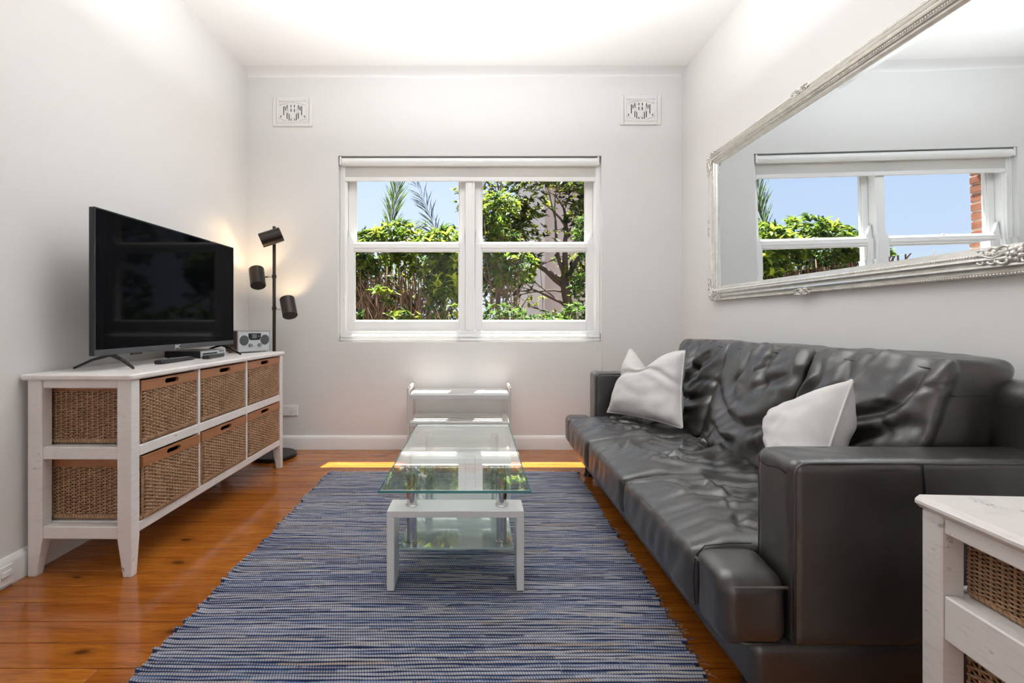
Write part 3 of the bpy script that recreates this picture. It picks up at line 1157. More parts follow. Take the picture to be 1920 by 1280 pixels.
mb = MB()
tpt = lambda x, z: (x * TS, TY, 1 + (z - 1) * TS)
mb.tube([(1.27 * TS, TY, -.4), tpt(1.25, .6), tpt(1.24, 1.05), tpt(1.17, 1.34), tpt(1.14, 1.56)], [.13, .11, .092, .082, .076], 10)
mb.build('trunk', M['bark'], tr, smooth=True)
for (s, dv, r, ln, dp) in (((1.14, 6, 1.50), (-.03, .05, 1), .048, .75, 4), ((1.13, 6, 1.52), (-.85, .0, .62), .042, .60, 4),
                           ((1.16, 6, 1.52), (.50, .1, .85), .045, .65, 4), ((1.14, 6, 1.62), (-.45, -.1, .9), .030, .70, 4), ((1.13, 6, 1.45), (-.7, .05, .5), .024, .55, 4), ((1.18, 6, 1.40), (.8, .0, .6), .026, .45, 4),
                           ((1.20, 6, 1.20), (-.9, -.2, .35), .022, .55, 3), ((1.2, 6, 1.1), (-.6, -.3, -.1), .016, .45, 2), ((1.16, 6, 1.38), (-1, .0, .25), .013, .6, 3), ((1.2, 6, 1.15), (-1, .0, .7), .012, .6, 3), ((1.22, 6, 1.05), (-1, .1, .15), .012, .55, 3), ((1.23, 6, .95), (.8, .1, .6), .012, .4, 3)):
    mb = MB()
    branch(Vector(tpt(s[0], s[2])), Vector(dv).normalized(), r * TS, ln * TS, dp, mb)
    mb.build('branch', M['bark'], tr, smooth=True)
tips = [t for t in tips if t[0][2] < 4.3 and t[0][0] / t[0][1] < .27]
sel = [tips[i] for i in RNG.permutation(len(tips))[:1900]]
P_ = np.array([t[0] for t in sel])
D_ = np.array([t[1] for t in sel])
V, F, C = rosettes(P_ + RNG.normal(0, .06, P_.shape), D_ + np.array([0, -.2, .5]), 9, .105, .038, 'tree')
np_mesh('foliage', V, F, M['leaf'], tr, smooth=False, colors=C, kind='stuff')

# leafy tree between the sashes
tr2 = tag(empty('garden_tree', (.33, 7.3, -.4)), 'slim green tree rising behind the mullion against blue sky', 'tree')
MB().tube([(.33, 7.3, -.4), (.35, 7.3, 1.0), (.37, 7.3, 2.2), (.41, 7.3, 3.5)], [.05, .04, .025, .008], 8).build('trunk', M['bark'], tr2, smooth=True)
tips = []
mb = MB()
for zz in np.linspace(1.7, 3.2, 10):
    branch(Vector((.37, 7.3, zz)), Vector((random.uniform(-.9, .7), random.uniform(-.2, .15), .6)).normalized(), .013, .40, 2, mb)
mb.build('branches', M['bark'], tr2, smooth=True, kind='stuff')
sel = [tips[i] for i in RNG.permutation(len(tips))[:230]]
P_, D_ = np.array([t[0] for t in sel]), np.array([t[1] for t in sel])
V, F, C = rosettes(P_ + RNG.normal(0, .03, P_.shape), D_ + np.array([0, -.2, .4]), 7, .085, .028, 'tree')
np_mesh('foliage', V, F, M['leaf'], tr2, smooth=False, colors=C, kind='stuff')


# palms behind the hedge
def frond(base, heading, length, bend, leaflets, lf, parent, mat_col, sparse=1.0, hang=0.0, name='frond', lw=.022):
    base, h = Vector(base), Vector(heading).normalized()
    side = h.cross(Vector((0, -1, 0)))
    side = side.normalized() if side.length > .1 else Vector((1, 0, 0))
    pts = []
    for k in range(14):
        t = k / 13
        pts.append(base + h * length * t + Vector(bend) * t * t * length)
    o = MB().tube(pts, [.014 * (1 - .9 * k / 13) for k in range(14)], 6).build(name, M['stem'], parent, smooth=True)
    pos, dr, ln = [], [], []
    for i in range(leaflets):
        t = .10 + .9 * (i / leaflets)
        q = pts[min(13, int(t * 13))].lerp(pts[min(13, int(t * 13) + 1)], t * 13 - int(t * 13))
        tan = (pts[min(13, int(t * 13) + 1)] - pts[max(0, int(t * 13) - 1)]).normalized()
        for s in (-1, 1):
            if random.random() > sparse:
                continue
            d = tan * random.uniform(.85, 1.15) + side * s * random.uniform(.26, .48) + Vector((0, random.uniform(-.25, .25), -hang))
            pos.append(q)
            dr.append(d)
            ln.append(lf * (1.0 - .55 * abs(t - .35)) * random.uniform(.8, 1.1))
    n = len(pos)
    c = np.array([mat_col]) * RNG.uniform(.6, 1.3, (n, 1))
    v, f, c = leaves_arrays(np.array(pos), np.array(dr), np.array(ln), lw, c, droop=.3 + hang, up_noise=.1)
    np_mesh('leaflets', v, f, M['leaf'], o, smooth=False, colors=c, kind='stuff')
    return o


pl = tag(empty('palm', (-1.36, 7.25, -.4)), 'green feather palm frond standing up behind the hedge', 'palm')
MB().tube([(-1.36, 7.25, -.4), (-1.35, 7.25, 1.2), (-1.36, 7.25, 2.25)], [.09, .08, .06], 10).build('trunk', M['bark'], pl, smooth=True)
frond((-1.36, 7.25, 2.15), (.10, 0, 1), 1.12, (.05, 0, .0), 34, .50, pl, (.10, .16, .035))
frond((-1.36, 7.25, 2.15), (.55, 0, .75), .62, (.25, 0, -.25), 22, .34, pl, (.09, .13, .03))
frond((-1.36, 7.25, 2.15), (.9, .1, .5), .55, (.2, 0, -.4), 20, .30, pl, (.20, .11, .05))
frond((-1.36, 7.25, 2.15), (-.9, .6, .55), .70, (-.2, .1, -.5), 20, .32, pl, (.09, .14, .03))
pl2 = tag(empty('palm', (-.68, 9.6, -.4)), 'bare drooping palm frond with thin threads against the sky', 'palm')
MB().tube([(-.68, 9.6, -.4), (-.68, 9.6, 1.2), (-.68, 9.6, 2.2)], [.08, .07, .05], 10).build('trunk', M['bark'], pl2, smooth=True)
frond((-.68, 9.6, 2.35), (-.26, 0, 1), 1.5, (-.12, 0, .05), 34, .5, pl2, (.035, .045, .045), sparse=.55, hang=.25, lw=.009)
for i in range(9):
    a = -.9 + 1.9 * i / 8
    frond((-.62 + .05 * i - .26, 9.6, 2.3), (math.sin(a), 0, math.cos(a)), random.uniform(.30, .52), (.1 * a, 0, -.1), 8, .16, pl2,
          random.choice([(.22, .10, .05), (.10, .12, .05), (.30, .15, .05)]), name='short_frond')

# ------------------------------------------------------------------ rag rug
rug = tag(empty('rag_rug', (-.15, 1.95, 0)), 'blue and grey woven rag rug with frayed edges under coffee table', 'rug')
RX0, RX1, RY0, RY1 = -.955, .655, .80, 3.075
MB().box(RX0 + .01, RX1 - .01, RY0, RY1, .0005, .004).build('backing', M['dark'], rug)
pitch = .0142
nrow = int((RY1 - RY0) / pitch)
nxs = 200
rag_cols = np.array([(.235, .255, .315), (.145, .180, .270), (.280, .275, .290), (.085, .122, .225), (.045, .065, .130), (.195, .215, .275), (.200, .165, .145)])
rag_p = np.array([.27, .19, .16, .13, .10, .12, .03])
Vs, Fs, Cs, Us = [], [], [], []
prof_n = 6
edge_l = noise3(np.arange(nrow) * .05, 7.7) * .014 + RNG.normal(0, .006, nrow)
edge_r = noise3(np.arange(nrow) * .04, 2.2) * .022 + RNG.normal(0, .006, nrow)
off = 0
for i in range(nrow):
    yc = RY0 + pitch * (i + .5)
    skew = .012 * ((yc - 2) / 1.2)
    xa, xb = RX0 + edge_l[i] - .006, RX1 + edge_r[i] + skew
    x = np.linspace(xa, xb, nxs)
    seg_len = 0
    col = np.zeros((nxs, 3))
    k = 0
    cur = rag_cols[RNG.choice(len(rag_cols), p=rag_p)]
    while k < nxs:
        n = int(RNG.uniform(8, 50))
        col[k:k + n] = cur * RNG.uniform(.85, 1.2)
        cur = rag_cols[RNG.choice(len(rag_cols), p=rag_p)]
        k += n
    col *= 1.35 * (1 + .25 * noise3(x * 22, i * 3.7))[:, None]
    yw = yc + .006 * noise3(x * 1.7, yc * 5.0, 1.0) + .012 * noise3(x * .8, yc * 1.6, 4.0) + .0022 * noise3(x * 12, i * 2.3)
    rad = pitch * (.50 + .16 * noise3(x * 5, i * 1.9, 9.0))
    zb = .0045 + .0022 * noise3(x * 2.2, i * .9, 5.0) + .004 * np.maximum(0, noise3(x * 1.1, yc * 3, 8.0))
    zb = zb + .005 * np.exp(-((x - xa) / .02) ** 2) * (RNG.random() > .3)
    hgt = .0068 + .0025 * noise3(x * 7, i * 2.7, 3.0)
    press = np.zeros(nxs, bool)
    if any(a_ - .04 < yc < b_ + .04 for a_, b_ in ((1.697, 1.808), (2.348, 2.459))):
        press = ((x > -.345) & (x < -.28)) | ((x > .13) & (x < .197))
    for q in range(prof_n):
        a = math.pi * q / (prof_n - 1)
        zz_ = np.maximum(.0012, zb * (.35 if q in (0, prof_n - 1) else 1) + np.sin(a) * hgt)
        Vs.append(np.stack([x, yw - np.cos(a) * rad, np.where(press, np.minimum(zz_, .0135), zz_)], 1))
        Cs.append(col)
        Us.append(np.stack([x + (.00425 if i % 2 else 0), np.full(nxs, q / (prof_n - 1))], 1))
    base = off + np.arange(prof_n - 1)[:, None] * nxs + np.arange(nxs - 1)[None]
    Fs.append(np.stack([base, base + 1, base + nxs + 1, base + nxs], -1).reshape(-1, 4))
    off += prof_n * nxs
np_mesh('woven_rows', np.concatenate(Vs), np.concatenate(Fs), M['rag'], rug, colors=np.concatenate(Cs), uv=np.concatenate(Us), kind='stuff')
# frayed ends and loose tufts
mbv, mbf, mbc = [], [], []
off = 0
for i in range(1500):
    if i < 700:
        r_ = random.randrange(nrow)
        left = random.random() < .5
        x0 = (RX0 + edge_l[r_]) if left else (RX1 + edge_r[r_])
        y0 = RY0 + pitch * (r_ + .5)
        d = Vector((-1 if left else 1, random.uniform(-.8, .8), random.uniform(-.1, .5)))
        ln = random.uniform(.006, .022)
    elif i < 900:
        x0, y0 = random.uniform(RX0, RX1), RY1
        d = Vector((random.uniform(-.8, .8), 1, random.uniform(0, .3)))
        ln = random.uniform(.008, .02)
    else:
        x0, y0 = random.uniform(RX0, RX1), random.uniform(RY0, RY1)
        if -.37 < x0 < .22 and 1.65 < y0 < 2.50:
            x0 = random.uniform(-.9, -.45)
        d = Vector((random.uniform(-1, 1), random.uniform(-.5, .5), random.uniform(.15, .5)))
        ln = random.uniform(.008, .022)
    d.normalize()
    w = d.cross(Vector((0, 0, 1))).normalized() * random.uniform(.0006, .0016)
    p0 = Vector((x0, y0, .009))
    p1, p2 = p0 + d * ln * .6, p0 + d * ln + Vector((random.uniform(-.004, .004), 0, -.004))
    p2.z = max(p2.z, .003)
    c = random.choice([(.42, .44, .48), (.10, .15, .28), (.30, .33, .40), (.05, .08, .17), (.45, .40, .36)])
    for p in (p0, p1, p2):
        mbv += [p - w, p + w]
        mbc += [c, c]
    mbf += [(off, off + 1, off + 3, off + 2), (off + 2, off + 3, off + 5, off + 4)]
    off += 6
np_mesh('frayed_threads', mbv, mbf, M['rag'], rug, smooth=False, colors=np.array(mbc), uv=np.full((len(mbv), 2), .5), kind='stuff')

# ------------------------------------------------------------------ wicker baskets (built once, then copied)
BL_, BW_, BH_ = .400, .383, .257        # length along the front, depth, height


def weave(mb, org, u, n_, w, h, ns, nr):
    """woven panel: u runs along it, n_ points outwards, z is up"""
    org, u, n_ = Vector(org), Vector(u), Vector(n_)
    up = Vector((0, 0, 1))
    sp = w / ns
    for i in range(ns + 1):
        c = org + u * (i * sp)
        r = .0030
        mb.tube([c, c + up * h], r, 5, caps=False)
    dz = h / nr
    for j in range(nr):
        zc = dz * (j + .5)
        pts = []
        for i in range(ns * 2 + 1):
            s = i / 2
            a = math.cos(math.pi * (s + j)) * .0058 if i % 2 == 0 else 0
            pts.append(org + u * (s * sp) + n_ * a + up * (zc + random.gauss(0, .0005)))
        mb.tube(pts, dz * .41, 4, caps=False)


def make_basket(h, name='wicker_basket'):
    L, W = BL_ / 2, BW_ / 2
    root = empty(name)
    rim = .042
    t = .009
    # local x points out of the cabinet (front), local y along the front
    bodyh = h - rim - .018
    mb = MB()
    weave(mb, (W - .006, -L + .008, .018), (0, 1, 0), (1, 0, 0), 2 * L - .016, bodyh, 20, 27)
    mb.build('front_weave', M['wicker'], root, smooth=True, local=True, kind='stuff')
    mb = MB()
    weave(mb, (-W + .010, -L + .006, .018), (1, 0, 0), (0, -1, 0), 2 * W - .020, bodyh, 17, 27)
    mb.build('side_weave', M['wicker'], root, smooth=True, local=True, kind='stuff')
    mb = MB()
    for (x0, x1, y0, y1) in ((W - .016, W - .012, -L + .012, L - .012), (-W + .006, -W + .010, -L + .012, L - .012),
                             (-W + .01, W - .012, -L + .012, -L + .016), (-W + .01, W - .012, L - .010, L - .006)):
        mb.box(x0, x1, y0, y1, .010, h - rim)
    mb.box(-W + .006, W - .012, -L + .012, L - .006, .004, .010)
    mb.build('shade_lining', M['wicker_shade_lining'], root, local=True)  # dark inner walls, coloured for the shade seen through the weave
    # twisted border along the foot
    mb = MB()
    n = 34
    for i in range(n):
        y = -L + .008 + (2 * L - .016) * (i + .5) / n
        mb.ball((W - .006, y, .0125), (.0085, .0052, .0115), 6, 4, Matrix.Rotation(.5, 3, 'X'))
    n = 32
    for i in range(n):
        x = -W + .010 + (2 * W - .018) * (i + .5) / n
        mb.ball((x, -L + .006, .0125), (.0052, .0085, .0115), 6, 4, Matrix.Rotation(-.5, 3, 'Y'))
    mb.build('foot_border', M['wicker'], root, smooth=True, local=True, kind='stuff')
    # wooden rim: front board with an oblong hand hole, plain boards round the rest
    mb = MB()
    z0, z1, hz, hw, hr = h - rim, h, h - rim * .46, .048, .0105
    xs0, xs1 = W - .012, W
    outer = [(-L, z0), (-hw, z0), (hw, z0), (L, z0), (L, z1), (hw, z1), (-hw, z1), (-L, z1)]
    ring = []
    for k in range(9):
        a = -math.pi / 2 + math.pi * k / 8
        ring.append((hw - hr + hr * math.cos(a), hz + hr * math.sin(a)))
    for k in range(9):
        a = math.pi / 2 + math.pi * k / 8
        ring.append((-hw + hr + hr * math.cos(a), hz + hr * math.sin(a)))
    vs, fs = [], []
    for xx in (xs1, xs0):
        for (y, z) in outer + ring:
            vs.append((xx, y, z))
    no, nt_ = 8, 8 + 18
    for base, flip in ((0, False), (nt_, True)):
        polys = [(0, 1, 6, 7), (2, 3, 4, 5),
                 tuple([1, 2] + [no + k for k in range(4, -1, -1)] + [no + k for k in range(17, 12, -1)]),
                 tuple([5, 6] + [no + k for k in range(13, 8, -1)] + [no + k for k in range(8, 3, -1)])]
        for p in polys:
            q = [base + k for k in p]
            fs.append(tuple(q[::-1] if flip else q))
    for loop in ([0, 1, 2, 3, 4, 5, 6, 7], [no + k for k in range(17, -1, -1)]):
        for a, b in zip(loop, loop[1:] + loop[:1]):
            fs.append((a, a + nt_, b + nt_, b))
    # close the small cheeks between hole ends and outline
    for base, flip in ((0, False), (nt_, True)):
        pass
    mb.add(vs, fs)
    mb.build('front_rim', M['rim'], root, local=True)
    mb = MB()
    mb.cbox(-W, W - .0125, -L, -L + .012, z0, z1, .002).cbox(-W, W - .0125, L - .012, L, z0, z1, .002)
    mb.cbox(-W, -W + .012, -L + .0125, L - .0125, z0, z1, .002)
    mb.build('rim_board', M['rim'], root, local=True)
    return root


basket_a = make_basket(.257)
basket_b = copy_tree(basket_a)

# ------------------------------------------------------------------ long basket cabinet by the left wall
CY0, CY1, CZ = 1.816, 3.235, .795
CD = .415
cab = tag(empty('basket_cabinet', (-1.553, CY0, 0), rz=-.012), 'long distressed white cabinet holding two rows of wicker baskets by left wall', 'cabinet')
W_ = M['worn_white']
# local frame: x from the wall side (-.205) to the front (+.205), y from 0 (near end) to CL (far end)
CL = 1.385
x0, x1 = -.204, .207
MB().cbox(x0 - .020, x1 + .010, -.012, CL + .012, CZ - .024, CZ, .006).build('top', W_, cab, local=True)
PW = .057
for (ya, yb) in ((0, .045), (CL - .045, CL)):
    for (xa, xb, sg) in ((x0, x0 + PW, 1), (x1 - PW, x1, -1)):
        o_, i_ = (xa, xb) if sg > 0 else (xb, xa)
        i2 = o_ + sg * .034
        near = ya < .5
        yo, yi = (ya, yb) if near else (yb, ya)
        yi2 = yo + (.030 if near else -.030)
        bx, by = sorted((o_, i2)), sorted((yo, yi2))
        vs = []
        for (X, Y, z) in ((bx, by, 0), ((xa, xb), (ya, yb), .150), ((xa, xb), (ya, yb), CZ - .024)):
            vs += [(X[0], Y[0], z), (X[1], Y[0], z), (X[1], Y[1], z), (X[0], Y[1], z)]
        fs = [(3, 2, 1, 0), (8, 9, 10, 11)]
        for t in (0, 4):
            fs += [(t + k, t + (k + 1) % 4, t + 4 + (k + 1) % 4, t + 4 + k) for k in range(4)]
        mb = MB().add(vs, fs)
        mb.build('leg', W_, cab, local=True, bevel=.003)
    yc0, yc1 = (ya + .004, yb - .004)
    for (za, zb) in ((.739, CZ - .024), (.459, .508), (.147, .196)):
        MB().cbox(x0 + PW, x1 - PW, yc0, yc1, za, zb, .003).build('end_rail', W_, cab, local=True)
for (za, zb) in ((.462, .505), (.160, .199)):
    MB().cbox(x1 - .03, x1 - .002, .046, CL - .046, za, zb, .003).build('front_rail', W_, cab, local=True)
for (za, zb) in ((.462, .505), (.160, .199), (.74, CZ - .024)):
    MB().cbox(x0 + .002, x0 + .024, .046, CL - .046, za, zb, .003).build('back_rail', W_, cab, local=True)
bays = [.022, .440, .896, 1.363]
for y in bays[1:3]:
    MB().cbox(x1 - .026, x1 - .001, y - .008, y + .008, .196, CZ - .024, .002).build('divider', W_, cab, local=True)
for zz in (.493, .187):
    MB().cbox(x0 + .004, x1 - .031, .046, CL - .046, zz, zz + .012, .002).build('shelf', W_, cab, local=True)

pos_lab = [('nearest', 0), ('middle', 1), ('farthest', 2)]
bm = Matrix.LocRotScale(cab.location, cab.rotation_euler, None)
first = {}
for row, (proto_b, zb) in (('upper', (basket_a, .5055)), ('lower', (basket_b, .1995))):
    for nm, k in pos_lab:
        b_ = proto_b if k == 0 else copy_tree(proto_b)
        ylo = bays[k] + (.034 if k == 0 else .012)
        yhi = bays[k + 1] - (.012 if k < 2 else .028)
        yc = (ylo + yhi) / 2
        pop = {'upper': (.000, .0, .0), 'lower': (.010, .006, .002)}[row][k]
        b_.location = bm @ Vector((x1 - BW_ / 2 - .002 + pop, yc, zb))
        b_.rotation_euler = (0, 0, cab.rotation_euler.z + (-.008 if (row, k) == ('lower', 0) else 0))
        b_.scale = (1, min(1.08, (yhi - ylo) / BL_), 1)
        tag(b_, f'wicker basket with wooden handle rim, {nm} of {row} row in long cabinet under television', 'basket', 'baskets in the long cabinet')

# ------------------------------------------------------------------ television
tv = tag(empty('television', (-1.56, 2.43, CZ)), 'large black flat television on splayed feet on the white cabinet', 'television')
A, B = Vector((-1.564, 1.90, 0)), Vector((-1.549, 2.962, 0))
dr = (B - A).normalized()
nr_ = Vector((dr.y, -dr.x, 0))


def slab(mb, s0, s1, d0, d1, z0, z1):
    """block on the television plane: s along it, d outwards"""
    c = lambda s, d, z: tuple(A + dr * s + nr_ * d + Vector((0, 0, z)))
    return mb.hexa([c(s0, d0, z0), c(s0, d1, z0), c(s1, d1, z0), c(s1, d0, z0),
                    c(s0, d0, z1), c(s0, d1, z1), c(s1, d1, z1), c(s1, d0, z1)])


LT = (B - A).length
slab(MB(), 0, LT, -.022, -.001, .858, 1.472).build('casing', M['black_plastic'], tv, bevel=.003)
slab(MB(), .12, LT - .12, -.060, -.022, .90, 1.22).build('rear_housing', M['black_plastic'], tv, bevel=.01)
slab(MB(), .006, LT - .006, -.001, .0005, .884, 1.466).build('screen', M['screen'], tv)
mb = MB()
slab(mb, 0, LT, -.001, .004, .858, .884)
mb.build('lower_bezel', M['bezel'], tv, bevel=.0015)
mb = MB()
slab(mb, 0, .005, -.001, .003, .884, 1.472)
slab(mb, LT - .004, LT, -.001, .003, .884, 1.472)
slab(mb, .005, LT - .004, -.001, .003, 1.467, 1.472)
mb.build('thin_bezel', M['black_gloss'], tv)
mb = MB()
slab(mb, .21, .27, -.012, .001, .850, .858)
mb.build('sensor', M['black_gloss'], tv)
tc = bpy.data.curves.new('lettering', 'FONT')
tc.body = 'JVC'
tc.size, tc.extrude, tc.align_x, tc.align_y, tc.shear = .026, .0004, 'CENTER', 'CENTER', .15
tmp_o = bpy.data.objects.new('lettering_curve', tc)
tm = bpy.data.meshes.new_from_object(tmp_o)
bpy.data.objects.remove(tmp_o)
to = bpy.data.objects.new('lettering', tm)
COL.objects.link(to)
tm.materials.clear()
tm.materials.append(M['logo'])
to.parent = tv
pt = A + dr * (LT * .485) + nr_ * .0046 + Vector((0, 0, .8705))
to.location = pt - tv.location
to.rotation_euler = Matrix((dr, Vector((0, 0, 1)), nr_)).transposed().to_euler()
for (s, fx, bx) in ((.105, .085, -.175), (LT - .105, .105, -.15)):
    mb = MB()
    top = A + dr * s + Vector((0, 0, .862)) - nr_ * .012
    for dx in (fx, bx):
        ft = A + dr * s + nr_ * dx + Vector((0, 0, CZ + .006))
        mid = top.lerp(ft, .5) + Vector((0, 0, .006))
        pth = [top, mid, ft]
        vs = []
        for i, p in enumerate(pth):
            hw = .010 - .002 * i
            th = (.012, .008, .006)[i]
            vs.append([p - dr * hw - Vector((0, 0, th)), p + dr * hw - Vector((0, 0, th)), p + dr * hw + Vector((0, 0, .003)), p - dr * hw + Vector((0, 0, .003))])
        for i in range(2):
            mb.hexa([*vs[i], *vs[i + 1]])
    mb.build('foot', M['black_gloss'], tv, bevel=.001)

# ------------------------------------------------------------------ disc player, remotes, radio
dp = tag(empty('disc_player', (-1.64, 2.71, CZ)), 'small black disc player with silver front under the television', 'player')
MB().cbox(-1.735, -1.536, 2.585, 2.842, CZ + .004, CZ + .040, .002).build('case', M['black_plastic'], dp)
MB().cbox(-1.5355, -1.530, 2.585, 2.842, CZ + .005, CZ + .039, .002).build('front_panel', M['silver_plastic'], dp)
MB().box(-1.530, -1.5288, 2.60, 2.745, CZ + .020, CZ + .027).build('disc_slot', M['dark'], dp)
MB().cbox(-1.530, -1.528, 2.765, 2.815, CZ + .027, CZ + .034, .0005).build('display', M['lcd'], dp)
for k in range(4):
    MB().lathe([(.0042, 0), (.0042, .002), (.003, .0028)], (-1.530, 2.765 + .017 * k, CZ + .014), (1, 0, 0), 10).build('button', M['black_plastic'], dp)
for (x, y) in ((-1.72, 2.60), (-1.55, 2.60), (-1.72, 2.83), (-1.55, 2.83)):
    MB().lathe([(.008, 0), (.008, .0045)], (x, y, CZ + .0002), n=10).build('foot', M['black_plastic'], dp)


def remote(loc, rz, L, label, accent):
    r = tag(empty('remote_control', loc, rz), label, 'remote control', 'remotes on the cabinet')
    mb = MB()
    n = 10
    secs = []
    for i in range(n + 1):
        t = i / n
        y = -L / 2 + L * t
        w = .0215 * (1 - .12 * math.sin(math.pi * t)) * (.86 if i in (0, n) else 1)
        zt = .018 + .004 * (1 - t) * (0 if i == n else 1) - (.004 if i in (0, n) else 0)
        secs.append([(-w * .8, y, .001), (w * .8, y, .001), (w, y, .010), (w * .9, y, zt), (-w * .9, y, zt), (-w, y, .010)])
    vs = [p for s in secs for p in s]
    fs = [tuple(range(6))[::-1], tuple(n * 6 + k for k in range(6))]
    fs = [tuple(range(6)), tuple(n * 6 + k for k in range(6))[::-1]]
    for i in range(n):
        for k in range(6):
            a, b = i * 6 + k, i * 6 + (k + 1) % 6
            fs.append((a, a + 6, b + 6, b))
    mb.add(vs, fs)
    mb.build('body', M['black_plastic'], r, local=True, bevel=.0015)
    rows_ = 8
    for i in range(rows_):
        y = -L / 2 + L * (.10 + .78 * i / (rows_ - 1))
        z = .0185 + .004 * (1 - (.10 + .78 * i / (rows_ - 1)))
        for k in (-1, 0, 1):
            m = M['button'] if not (i == rows_ - 2) else accent[k + 1]
            MB().cbox(k * .0115 - .0042, k * .0115 + .0042, y - .0048, y + .0048, z - .0015, z + .0012, .0006).build('button', m, r, local=True)
    return r


remote((-1.530, 2.365, CZ), .05, .285, 'long black remote control on cabinet in front of television', (M['red'], M['button'], M['button']))
remote((-1.485, 2.630, CZ), .12, .205, 'shorter black remote control in front of the disc player', (M['red'], M['teal'], M['teal']))

ra = tag(empty('radio', (-1.49, 3.09, CZ), rz=-.48), 'walnut stereo radio with silver front and twin speakers on cabinet end', 'radio')
# local: x outward (front), y along front
ry0, ry1, rh = -.105, .135, .138
MB().cbox(-.13, 0, ry0, ry1, .008, rh + .008, .004).build('case', M['walnut'], ra, local=True)
MB().cbox(-.003, .006, ry0 + .003, ry1 - .003, .011, rh + .005, .003).build('front_panel', M['silver_plastic'], ra, local=True)
mb = MB()
mb.cbox(-.004, .010, ry0 - .001, ry1 + .001, .008, .011, .001).cbox(-.004, .010, ry0 - .001, ry1 + .001, rh + .005, rh + .008, .001)
mb.cbox(-.004, .010, ry0 - .001, ry0 + .003, .008, rh + .008, .001).cbox(-.004, .010, ry1 - .003, ry1 + .001, .008, rh + .008, .001)
mb.build('front_surround', M['silver_plastic'], ra, local=True)
for y in (ry0 + .042, ry1 - .042):
    MB().lathe([(.0335, 0), (.0335, .003), (.031, .004), (.02, .0065), (0, .008)], (.0055, y, .083), (1, 0, 0), 28).build('speaker', M['grey_cloth'], ra, smooth=40, local=True)
    MB().tube([(.0065, y + .0355 * math.cos(a), .083 + .0355 * math.sin(a)) for a in np.linspace(0, 2 * math.pi, 28, endpoint=False)], .0022, 6, closed=True).build('speaker_ring', M['silver_plastic'], ra, smooth=True, local=True)
ym = (ry0 + ry1) / 2
MB().extrude([(.0062, ym - .046, .128), (.0062, ym + .046, .128), (.0062, ym + .046, .098), (.0062, ym + .034, .084), (.0062, ym - .034, .084), (.0062, ym - .046, .098)][::-1], (.0025, 0, 0)).build('dial_plate', M['black_plastic'], ra, local=True)
MB().box(.0085, .0095, ym - .02, ym + .014, .094, .122).build('display', M['lcd'], ra, local=True)
MB().lathe([(.003, 0), (.003, .002)], (.0088, ym + .029, .108), (1, 0, 0), 10).build('indicator', M['logo'], ra, local=True)
for y in (ym - .034, ym + .034):
    MB().lathe([(.012, 0), (.012, .012), (.010, .014)], (.006, y, .050), (1, 0, 0), 18).build('knob', M['lcd'], ra, smooth=40, local=True)
for k in range(3):
    MB().cbox(.006, .008, ym - .014 + .011 * k, ym - .006 + .011 * k, .040, .045, .0005).build('button', M['silver_plastic'], ra, local=True)
for (x, y) in ((-.02, ry0 + .02), (-.02, ry1 - .02), (-.11, ry0 + .02), (-.11, ry1 - .02)):
    MB().lathe([(.009, 0), (.010, .008)], (x, y, .0003), n=12).build('foot', M['steel'], ra, local=True)

# ------------------------------------------------------------------ three-spot floor lamp
LX, LY = -1.492, 3.435
lp = tag(empty('floor_lamp', (LX, LY, 0)), 'dark bronze floor lamp with three tilted cylinder spots in the corner', 'lamp')
LM = M['lamp_metal']
MB().lathe([(.155, .0005), (.158, .006), (.158, .020), (.150, .028), (.02, .030)], (LX, LY, 0), n=48).build('base', LM, lp, smooth=35)
MB().lathe([(.0118, .03), (.0118, 1.698), (.009, 1.706)], (LX, LY, 0), n=16).build('pole', LM, lp, smooth=40)


def spot(c, d, arm_z, power):
    """c: middle of the shade, d: direction the open end faces"""
    c, d = Vector(c), Vector(d).normalized()
    Ls, r = .150, .052
    back = c - d * Ls / 2
    sh = MB().lathe([(r - .004, 0), (r, .004), (r, Ls), (r - .003, Ls), (r - .003, .012), (0, .010)], back, d, 32).build('lamp_shade', LM, lp, smooth=40)
    MB().lathe([(0, 0), (r - .006, .001)], back, d, 24).build('end_cap', LM, sh)
    MB().lathe([(.014, .012), (.016, .04), (.033, .075), (.034, .088), (.0, .096)], back, d, 20).build('bulb', M['bulb'], sh, smooth=50)
    p = Vector((LX, LY, arm_z))
    side = (c - p)
    side -= d * side.dot(d)
    hit = c - side.normalized() * (r - .002)
    MB().tube([p, p.lerp(hit, .3), hit], .0055, 10).build('arm', M['chrome'], lp, smooth=True)
    MB().lathe([(.016, -.012), (.016, .012)], p, (0, 0, 1), 14).build('collar', LM, lp)
    ld = bpy.data.lights.new('spot_bulb', 'SPOT')
    ld.energy, ld.color, ld.spot_size, ld.spot_blend, ld.shadow_soft_size = power, (1.0, .70, .38), R(125), .6, .03
    lo = bpy.data.objects.new('spot_bulb', ld)
    COL.objects.link(lo)
    lo.parent = lp
    lo.location = back + d * (Ls - .03) - Vector((LX, LY, 0))
    lo.rotation_euler = d.to_track_quat('-Z', 'Y').to_euler()


spot((-1.478, 3.355, 1.610), (-.82, -.30, -.36), 1.600, 2.2)
spot((-1.598, 3.395, 1.322), (-.30, .45, .85), 1.335, 2.6)
spot((-1.375, 3.410, 1.105), (-.32, .40, .85), 1.098, 2.6)

